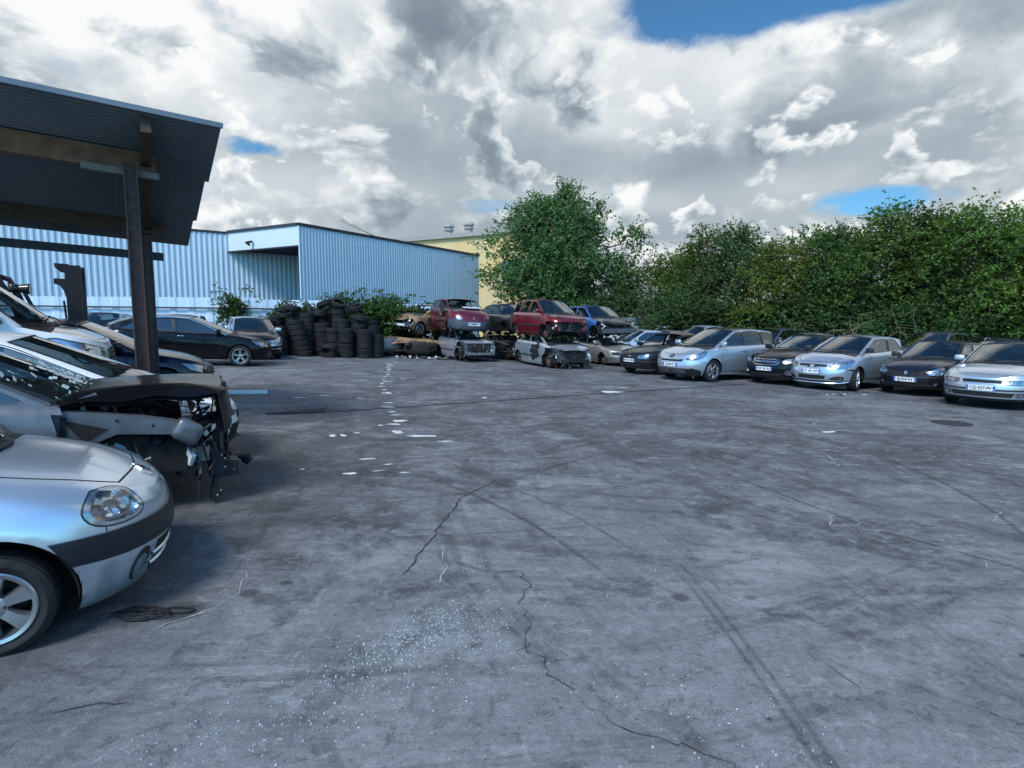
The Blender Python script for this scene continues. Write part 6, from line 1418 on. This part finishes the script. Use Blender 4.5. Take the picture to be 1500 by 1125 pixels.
def lampf(m):
    m.m('dull_black'); m.beam((-.05,-.46,1.98),(.15,-.50,1.96),.05,.05); m.tube([(.10,-.52,1.93),(.24,-.54,1.93)],[.075,.10],14); m.m('reflector').lathe([(.001,.245),(.085,.245)],16,axis='x',c=(0,-.54,1.93)); m.m('dull_black').sbox((.02,-.50,1.93),(.2,.16,.16),3)
fpart('work_lamp',lampf)
fpart('seat',lambda m:(m.m('seat_fabric'),m.sbox((-.55,0,1.2),(.5,.5,.2),4),m.sbox((-.8,0,1.5),(.15,.48,.6),4)))
fpart('steering_wheel',lambda m:m.m('black_plastic').tube([(.0+.06*math.cos(a),.17*math.sin(a),1.45+.16*math.cos(a)) for a in[2*PI*i/16 for i in range(17)]],.015,6))
for x,r_ in((.5,.34),(-1.05,.28)):
    for sd in(1,-1):
        ty,ri=wheel_mesh('steel',r_,.22); M=Matrix.Translation((x,sd*.5,r_))@Matrix.Rotation(0 if sd>0 else PI,4,'Z'); w=ty.build('wheel',fk,40,M=M); ri.build('rim',w,30)
for y in(-.3,.3): fpart('fork',lambda m:(m.m('steel_dark'),m.box((1.55,y,.12),(1.1,.11,.04)),m.box((1.02,y,.35),(.05,.11,.5))),0)
# ================================================================ tyre pile
g6='tyres in the pile'
def tyre_me(r,w,name='tyre'):
    ty,_=wheel_mesh('steel',r,w); b=MB(); b.v=list(ty.v); b.f=list(ty.f); b.mi=list(ty.mi); b.mats=list(ty.mats); return b
TY=[]
for i in range(7):
    r_=rng.uniform(.295,.335); o=tyre_me(r_,rng.uniform(.175,.215)).build('tyre',None,40); TY.append((o,r_,rng.uniform(.175,.215)))
used=set()
def put_tyre(x,y,z,rot=(0,0),label=None,k=None):
    k=rng.randrange(7) if k is None else k; o=TY[k][0]
    if k in used: o=o.copy(); COL.objects.link(o)
    used.add(k)
    o.matrix_basis=Matrix.Translation((x,y,z))@Matrix.Rotation(rng.random()*6.28,4,'Z')@Euler((PI/2+R(rot[0]),R(rot[1]),0)).to_matrix().to_4x4()
    tag(o,label or 'worn black tyre lying flat in the pile before the blue sheet fence','tyre',g6); return o
def stack(x,y,n,lean=(0,0),lab=None,dz=.19,z0=0):
    for i in range(n):
        put_tyre(x+lean[0]*i+rng.uniform(-.018,.018),y+lean[1]*i+rng.uniform(-.018,.018),gz(x)+z0+.10+dz*i,(rng.uniform(-2.5,2.5),rng.uniform(-2.5,2.5)),lab)
stack(-9.15,23.7,6); stack(-8.22,23.75,7,(-.055,.01),'worn black tyre in the leaning stack at the front of the pile',.205)
stack(-7.72,24.55,7); stack(-6.72,24.3,6,(.006,0)); stack(-5.98,24.45,6); stack(-9.75,24.4,6)
stack(-8.75,25.0,10,(-.03,.0),None,.195); stack(-7.95,25.3,10,(-.01,.01)); stack(-7.25,25.2,10); stack(-6.55,25.3,9,(.01,0)); stack(-5.9,25.3,7)
stack(-8.75,24.25,7,(.01,.0),None,.195); stack(-7.22,24.35,6); stack(-6.35,24.9,7); stack(-5.62,24.9,5); stack(-8.35,24.6,9); stack(-6.95,24.75,8); stack(-9.3,25.6,10); stack(-9.9,25.4,8); stack(-7.55,26.0,10); stack(-6.8,26.1,9); stack(-6.15,26.1,8)
put_tyre(-7.28,23.9,gz(-7)+.10); put_tyre(-7.25,23.84,gz(-7)+.33,(28,10),label='worn tyre tilted on its side at the foot of the pile, open middle outward')
for x,y,z,rt,lb in((-7.75,25.05,2.14,(20,0),'tyre lying slightly tilted on the top left of the middle stacks'),(-7.2,25.15,2.18,(34,8),'tilted tyre at the very top of the pile with a clear round hole'),(-6.5,25.3,2.05,(22,-14),'tyre propped at an angle on the top right of the pile'),(-7.35,25.3,2.02,(4,5),None),(-6.85,25.4,2.0,(-6,6),None),(-8.3,24.9,1.80,(78,15),'tyre standing upright between the leaning stacks high in the pile'),(-9.2,24.5,1.62,(10,0),None),(-9.4,24.8,1.84,(-8,6),None),(-9.0,24.8,1.9,(6,-8),None),(-6.2,25.0,1.62,(8,6),None),(-9.7,24.0,1.26,(9,4),None),(-7.9,24.8,1.72,(4,-6),None)): put_tyre(x,y,z+gz(x)-.02,rt,lb)
# ================================================================ foliage
def leafmat(name,c0,c1,c2,trans=.30):
    m,nt,b=newmat(name); nt.nodes.remove(b); out=[n for n in nt.nodes if n.type=='OUTPUT_MATERIAL'][0]
    g_=nd(nt,'ShaderNodeNewGeometry'); oi=nd(nt,'ShaderNodeObjectInfo').outputs['Random']
    ri=g_.outputs['Random Per Island']; cl=noise(nt,nd(nt,'ShaderNodeTexCoord').outputs['Object'],.9,3,.6)
    f=mth(nt,'ADD',mth(nt,'MULTIPLY',ri,.55),mth(nt,'MULTIPLY',sstep(nt,cl,.3,.7),.45)); c=ramp(nt,f,[(.0,c0),(.5,c1),(1.,c2)])
    hs=nd(nt,'ShaderNodeHueSaturation',{'Hue':mth(nt,'ADD',.485,mth(nt,'MULTIPLY',oi,.03)),'Saturation':1.,'Value':mth(nt,'ADD',.62,mth(nt,'MULTIPLY',oi,.62)),'Color':c}).outputs[0]
    df=nd(nt,'ShaderNodeBsdfPrincipled',{'Base Color':hs,'Roughness':.6,'Specular IOR Level':.12}); tl=nd(nt,'ShaderNodeBsdfTranslucent',{'Color':mix(nt,1.,hs,(1.3,1.4,.6,1),'MULTIPLY')})
    ms=nd(nt,'ShaderNodeMixShader',{0:trans,1:df.outputs[0],2:tl.outputs[0]}); nt.links.new(ms.outputs[0],out.inputs[0]); MATS[name]=m
leafmat('leaf_big',(.045,.092,.040),(.082,.155,.060),(.140,.222,.088)); leafmat('leaf_hedge',(.050,.094,.024),(.095,.170,.042),(.165,.240,.062)); leafmat('leaf_pale',(.085,.130,.026),(.145,.205,.042),(.205,.262,.070)); leafmat('leaf_dark',(.036,.074,.030),(.066,.126,.048),(.115,.182,.068)); leafmat('leaf_bramble',(.03,.07,.02),(.055,.115,.034),(.11,.19,.06))
def leaves_mesh(name,P,N,T,size,mat,jit=.35):
    """one four-cornered leaf per row of P, facing N, its tip along T"""
    n=len(P); T=T-N*(T*N).sum(1,keepdims=True); T/=np.linalg.norm(T,axis=1,keepdims=True)+1e-9; B=np.cross(N,T)
    s=size*(1+nrg.uniform(-jit,jit,(n,1))); w=s*.36; fold=N*s*.10
    V=np.empty((n,4,3)); V[:,0]=P; V[:,1]=P+T*s*.5+B*w+fold; V[:,2]=P+T*s; V[:,3]=P+T*s*.5-B*w+fold
    me=bpy.data.meshes.new(name); me.vertices.add(n*4); me.vertices.foreach_set('co',V.reshape(-1)); me.loops.add(n*4); me.polygons.add(n)
    me.loops.foreach_set('vertex_index',np.arange(n*4,dtype=np.int32)); me.polygons.foreach_set('loop_start',np.arange(0,n*4,4,dtype=np.int32)); me.polygons.foreach_set('loop_total',np.full(n,4,dtype=np.int32))
    me.materials.append(MATS[mat]); me.update(calc_edges=True); me.validate(); return me
def unit(a): return a/(np.linalg.norm(a,axis=1,keepdims=True)+1e-9)
def sprays(lobes,per,leaves,length,droop=.15,outw=1.,up=.35):
    """leafy twigs springing from the surface of a set of lobes (centre, radii)"""
    Ps=[];Ns=[];Ts=[];tw=[]
    for c,rad in lobes:
        c=np.array(c);rad=np.array(rad); k=max(5,int(per*(rad[0]*rad[2])**.8))
        d=unit(nrg.normal(size=(k,3))); d[:,2]=np.where(d[:,2]<-.6,-d[:,2],d[:,2]); r_=nrg.uniform(.35,1.0,(k,1))**.5
        o=c+d*rad*r_; dr=unit(d*outw+nrg.normal(size=(k,3))*.55+np.array([0,0,up])); ln=length*nrg.uniform(.5,1.35,(k,1))
        for j in range(leaves):
            t=(j+.5)/leaves; p=o+dr*ln*t; p[:,2]-=(droop*ln*t*t)[:,0]
            sd=unit(np.cross(dr,nrg.normal(size=(k,3)))); T=unit(sd*(1 if j%2 else -1)*.9+dr*.7+nrg.normal(size=(k,3))*.25); N=unit(nrg.normal(size=(k,3))*.75+np.array([0,0,1.0])+d*.25)
            Ps.append(p);Ns.append(N);Ts.append(T)
        tw.append((o,dr,ln))
    return np.vstack(Ps),np.vstack(Ns),np.vstack(Ts),tw
def lobes_tree(h,w,seed,n,base=.12,top=1.,peaks=1,flat=1.):
    r=random.Random(seed); L=[]; pk=[(r.uniform(-.5,.5)*w*.6 if peaks>1 else 0,r.uniform(-.3,.3)*w*.4,r.uniform(.80,1.)) for _ in range(peaks)]
    if peaks>1: pk[0]=(-.05*w,0,1.)
    for i in range(n):
        px_,py_,ph=r.choice(pk); t=r.random()**.85; z=h*(base+(ph*top-base-.06)*t)
        env=math.sin(PI*min(1,(.16+t*.80)))**.75*(1.05 if t<.5 else 1.)*w*.5*(.95 if peaks==1 else .72)
        a=r.uniform(0,2*PI); q=env*r.uniform(.45,1.)*(1 if r.random()<.8 else .4); s=r.uniform(.45,1.15)*w*.105*(1.15-.45*t)
        L.append(((px_+q*math.cos(a),py_+q*math.sin(a)*flat,z),(s*1.15,s*1.15,s*r.uniform(.7,1.05))))
    for i in range(n//4):                     # loose upright tufts that break the outline
        px_,py_,ph=r.choice(pk); a=r.uniform(0,2*PI); q=w*.30*r.random()**.6; zt=h*ph*(1.0-.28*(q/(w*.30))**1.5)*r.uniform(.93,1.03); L.append(((px_+q*math.cos(a),py_+q*math.sin(a)*flat,zt),(w*.030,w*.030,h*.055)))
    for px_,py_,ph in pk: L.append(((px_,py_,h*ph*.96),(w*.05,w*.05,h*.06)))
    return L
def limbs(lobes,h,seed,r0=.2,stems=1,mat='bark',w=5):
    r=random.Random(seed); m=MB(); m.m(mat)
    tops=[]
    for s in range(stems):
        a=r.uniform(0,6.28); k=0 if stems==1 else w*.10; b=Vector((k*math.cos(a)*.4,k*math.sin(a)*.4,-.1)); top=Vector((k*math.cos(a)*2,k*math.sin(a)*2,h*.82)); pts=[b+(top-b)*(i/7)+Vector((r.uniform(-.08,.08),r.uniform(-.08,.08),0))*(1 if i else 0) for i in range(8)]
        m.tube(pts,[r0*(1-.85*i/7) for i in range(8)],8); tops.append(pts)
    for c,rad in lobes:
        c=Vector(c); pts=r.choice(tops); cand=[p for p in pts if p.z<c.z-.1] or [pts[1]]; p0=min(cand,key=lambda p:(p-c).length+abs(c.z-p.z-h*.15)); mid=p0.lerp(c,.5)+Vector((0,0,-.04*h*r.random())); m.tube([p0,mid,c],[r0*.32,r0*.2,r0*.06],5,cap=False)
        for _ in range(2): e=c+Vector((r.uniform(-1,1)*rad[0],r.uniform(-1,1)*rad[1],r.uniform(-.4,1)*rad[2])); m.tube([c,e],[r0*.08,r0*.03],4,cap=False)
    return m
def proto_tree(name,h,w,seed,nl,per,lv,ln,leaf,mat,r0,stems=1,peaks=1,base=.12,droop=.15,up=.35,flat=1.):
    lb=lobes_tree(h,w,seed,nl,base=base,peaks=peaks,flat=flat); P,N,T,tw=sprays(lb,per,lv,ln,droop,1.,up); me=leaves_mesh('crown',P,N,T,leaf,mat)
    t=limbs(lb,h,seed+1,r0,stems,w=w).build('trunk',None,40); tm=t.data; bpy.data.objects.remove(t); print(name,len(P)); return me,tm
def plant(name,pr,x,y,label,cat,group=None,s=1.,rz=0.,sz=None,z=None,mat=None,names=('trunk','crown')):
    M=Matrix.Translation((x,y,(gz(max(-14,min(60,x))) if z is None else z)-.03))@Matrix.Rotation(rz,4,'Z')@Matrix.Diagonal((s,s,sz or s,1))
    t=empty(name,label=label,cat=cat,group=group,M=M)
    for nm,me in zip(names,(pr[1],pr[0])):
        o=bpy.data.objects.new(nm,me); COL.objects.link(o); o.parent=t
        if mat and nm==names[1]:
            o.material_slots[0].link='OBJECT'; o.material_slots[0].material=MATS[mat]
    return t
big=proto_tree('big',11.2,11.4,11,105,62,13,1.25,.185,'leaf_big',.24,stems=3,peaks=5,base=.06,droop=.25,up=.55,flat=.8)
plant('broadleaf_tree',big,4.05,42,'large dark green tree with several pointed tops behind the stacked wrecks','tree',rz=.0,s=.90,sz=.93)
HT_=[proto_tree('hedge',7.6,7.0,s,74,60,12,1.0,.13,'leaf_hedge',.15,stems=st,peaks=pk,base=.03,droop=.3,up=.3) for s,st,pk in((21,2,2),(33,1,3),(47,3,2))]
SH=[proto_tree('shrub',3.2,4.6,s,36,120,10,.5,.13,'leaf_dark',.06,stems=4,peaks=2,base=.02,droop=.35,up=.25) for s in(61,72)]
g7='trees in the row behind the parked cars'
for i,(px_,Y,top,mat,lab) in enumerate(((905,44,392,'leaf_pale','low yellow green tree at the right foot of the large dark tree'),(965,41,362,'leaf_hedge','thin tree with sky showing through, first in the row right of the large dark tree'),(1030,37,322,'leaf_hedge','tall ragged tree above the dark hatchback with the burnt roof'),(1085,35.5,318,'leaf_dark','dark leafy tree above the silver blue people carrier'),(1130,33,342,'leaf_pale','lower yellow green tree above the slate estate car'),(1180,33.5,322,'leaf_hedge','tree with a thin airy top above the lilac saloon'),(1232,32,318,'leaf_dark','dark tree with two thin tops above the silver three door hatchback'),(1292,31,290,'leaf_hedge','tall full tree above the slate blue people carrier'),(1335,30.5,287,'leaf_dark','tall dark tree just right of the blue gap in the clouds'),(1385,29.5,300,'leaf_hedge','bushy tree between the two tallest tops on the right'),(1428,28.5,284,'leaf_hedge','tall tree with a loose leafy top above the dark blue estate car'),(1478,28,286,'leaf_pale','bright yellow green tree at the right edge of the row'),(1545,27.5,282,'leaf_hedge','tree cut off by the right edge above the silver saloon'),(1620,27,280,'leaf_hedge',None),(1210,38,330,'leaf_dark','tree in the second line showing between thin tops'),(1000,46,360,'leaf_dark','far tree low behind the gap in the row'))):
    X=(px_-750)/880*Y; h=(470.5-top)*Y/880+1.7-gz(min(60,X))
    if lab is None: continue
    plant('leafy_tree',HT_[i%3],X,Y,lab,'tree',g7,s=max(.8,min(1.15,h/7.6))*.97,sz=h/8.5,rz=i*1.9+.3,mat=mat)
g8='shrubs under the row of trees'
labs=['dark shrub behind the lilac hatchback and grey fence panel','dense dark shrub behind the small white van','dark shrub behind the grey hatchback','shrub under the ragged tree','dark shrub behind the pale silver people carrier','shrub with bare twigs behind the black estate car','dark shrub behind the slate estate car','dark shrub behind the lilac saloon','shrub in the hollow behind the black saloon roof','dense shrub behind the silver three door hatchback','dark shrub at the foot of the tall full tree','shrub behind the slate blue people carrier','dark shrub left of the dark blue estate car','shrub behind the dark blue estate car','shrub behind the olive grey people carrier','shrub at the right edge under the bright tree']
for i,lab in enumerate(labs):
    px_=915+i*40; Y=36-.55*i-(1.2 if i%2 else 0); X=(px_-750)/880*Y
    plant('shrub',SH[i%2],X,Y,lab,'shrub',g8,s=rng.uniform(.9,1.25),sz=rng.uniform(.8,1.2),rz=i*2.3,names=('stem','foliage'))
m=MB(); m.m('twig'); r=random.Random(8)
for i in range(34):
    px_=r.choice((1210,1230,1330,1345,1400,1120,1000))+r.uniform(-25,25); Y=27.3-(px_-1300)*.004+r.uniform(-.6,.6) if px_>1150 else 33; X=(px_-750)/880*Y; b=Vector((X,Y,gz(X)+r.uniform(.2,1.6))); d=Vector((r.uniform(-.8,.8),r.uniform(-.3,.1),r.uniform(.1,1.))); m.tube([b,b+d*.8,b+d*1.6+Vector((r.uniform(-.5,.5),0,r.uniform(-.4,.2))),b+d*2.1+Vector((r.uniform(-.8,.8),0,-.3))],[.018,.013,.009,.003],5)
tag(m.build('bare_twigs',None,40),kind='stuff')
# ground strip of rough grass and leaf litter under the trees
m,nt_,b_=newmat('rough_verge'); n_=noise(nt_,nd(nt_,'ShaderNodeNewGeometry').outputs['Position'],3,6,.65); pset(nt_,b_,Base_Color=ramp(nt_,n_,[(.3,(.018,.022,.012)),(.5,(.035,.042,.02)),(.7,(.06,.055,.03))]),Roughness=.95); MATS['rough_verge']=m
m=MB(); m.m('rough_verge'); rows=[[(x,y+dy,gz(max(-14,min(60,x)))+z) for dy,z in((0,.01),(.5,.12),(3,.25),(14,.3))] for x,y in((-14,34),(-2,33.6),(4,34.5),(9,33),(14,30.2),(20,27.3),(28,25.5),(45,23))]; m.grid(rows); tag(m.build('verge',None,40),kind='structure')
# brambles round the tyres
def bramble(x,y,h,w,seed,label,n=26,arch=9):
    r=random.Random(seed); L=[]
    for i in range(n):
        a=r.uniform(0,6.28); q=w*.5*r.random()**.6; t=r.random()**.7; s=r.uniform(.22,.45); L.append(((q*math.cos(a),q*math.sin(a)*.55,h*.82*t+.15),(s,s,s*.8)))
    P,N,T,_=sprays(L,150,9,.42,.3,1.,.3); ex=[];m=MB(); m.m('bark')
    for i in range(arch):                     # long arching canes
        a=r.uniform(0,6.28); b=Vector((r.uniform(-.4,.4)*w,r.uniform(-.15,.15)*w,h*.55)); d=Vector((math.cos(a),math.sin(a)*.4,0)); ln=r.uniform(.6,1.5); pts=[b+d*ln*t+Vector((0,0,h*.62*math.sin(min(PI*.8,t*PI*.8))*r.uniform(.8,1.1))) for t in[k/8 for k in range(9)]]; m.tube(pts,[.014*(1-.08*k) for k in range(9)],5,cap=False)
        for k in range(2,9):
            for _ in range(7): ex.append((pts[k]+Vector((r.gauss(0,.07),r.gauss(0,.07),r.gauss(0,.05))),Vector((r.gauss(0,.6),r.gauss(0,.6),1)).normalized(),Vector((r.gauss(0,1),r.gauss(0,1),r.gauss(-.2,.5))).normalized()))
    for i in range(10): b=Vector((r.uniform(-.3,.3)*w,r.uniform(-.2,.2)*w,0)); m.tube([b,b+Vector((r.uniform(-.3,.3),0,h*.5)),b+Vector((r.uniform(-.7,.7),r.uniform(-.2,.2),h*.85))],[.025,.016,.008],5,cap=False)
    P=np.vstack([P,np.array([e[0] for e in ex])]);N=np.vstack([N,np.array([e[1] for e in ex])]);T=np.vstack([T,np.array([e[2] for e in ex])])
    me=leaves_mesh('foliage',P,unit(N),T,.13,'leaf_bramble'); st=m.build('stem',None,40); tm=st.data; bpy.data.objects.remove(st)
    plant('bramble_bush',(me,tm),x,y,label,'bush','bushes growing round the tyre pile',names=('stem','foliage'),rz=0)
bramble(-9.4,26.4,1.85,2.6,1,'green bramble bush at the left end of the tyre pile'); bramble(-7.9,27.4,2.22,2.4,2,'bramble bush with arching canes behind the leaning tyre stacks'); bramble(-6.2,27.6,2.44,2.6,3,'bramble bush rising above the top of the tyre pile')
bramble(-5.2,28.4,1.92,2.4,4,'dense dark bush between the tyre pile and the burnt brown car',34); bramble(-3.5,29.2,2.15,2.2,5,'bush with long arching canes behind the burnt brown car'); bramble(-13.3,28.6,2.4,.9,6,'small bush against the sheet fence behind the black five door car',10,2); bramble(-5.6,28.9,2.29,2.2,7,'bramble bush against the sheet fence right of the pile top',22,12)
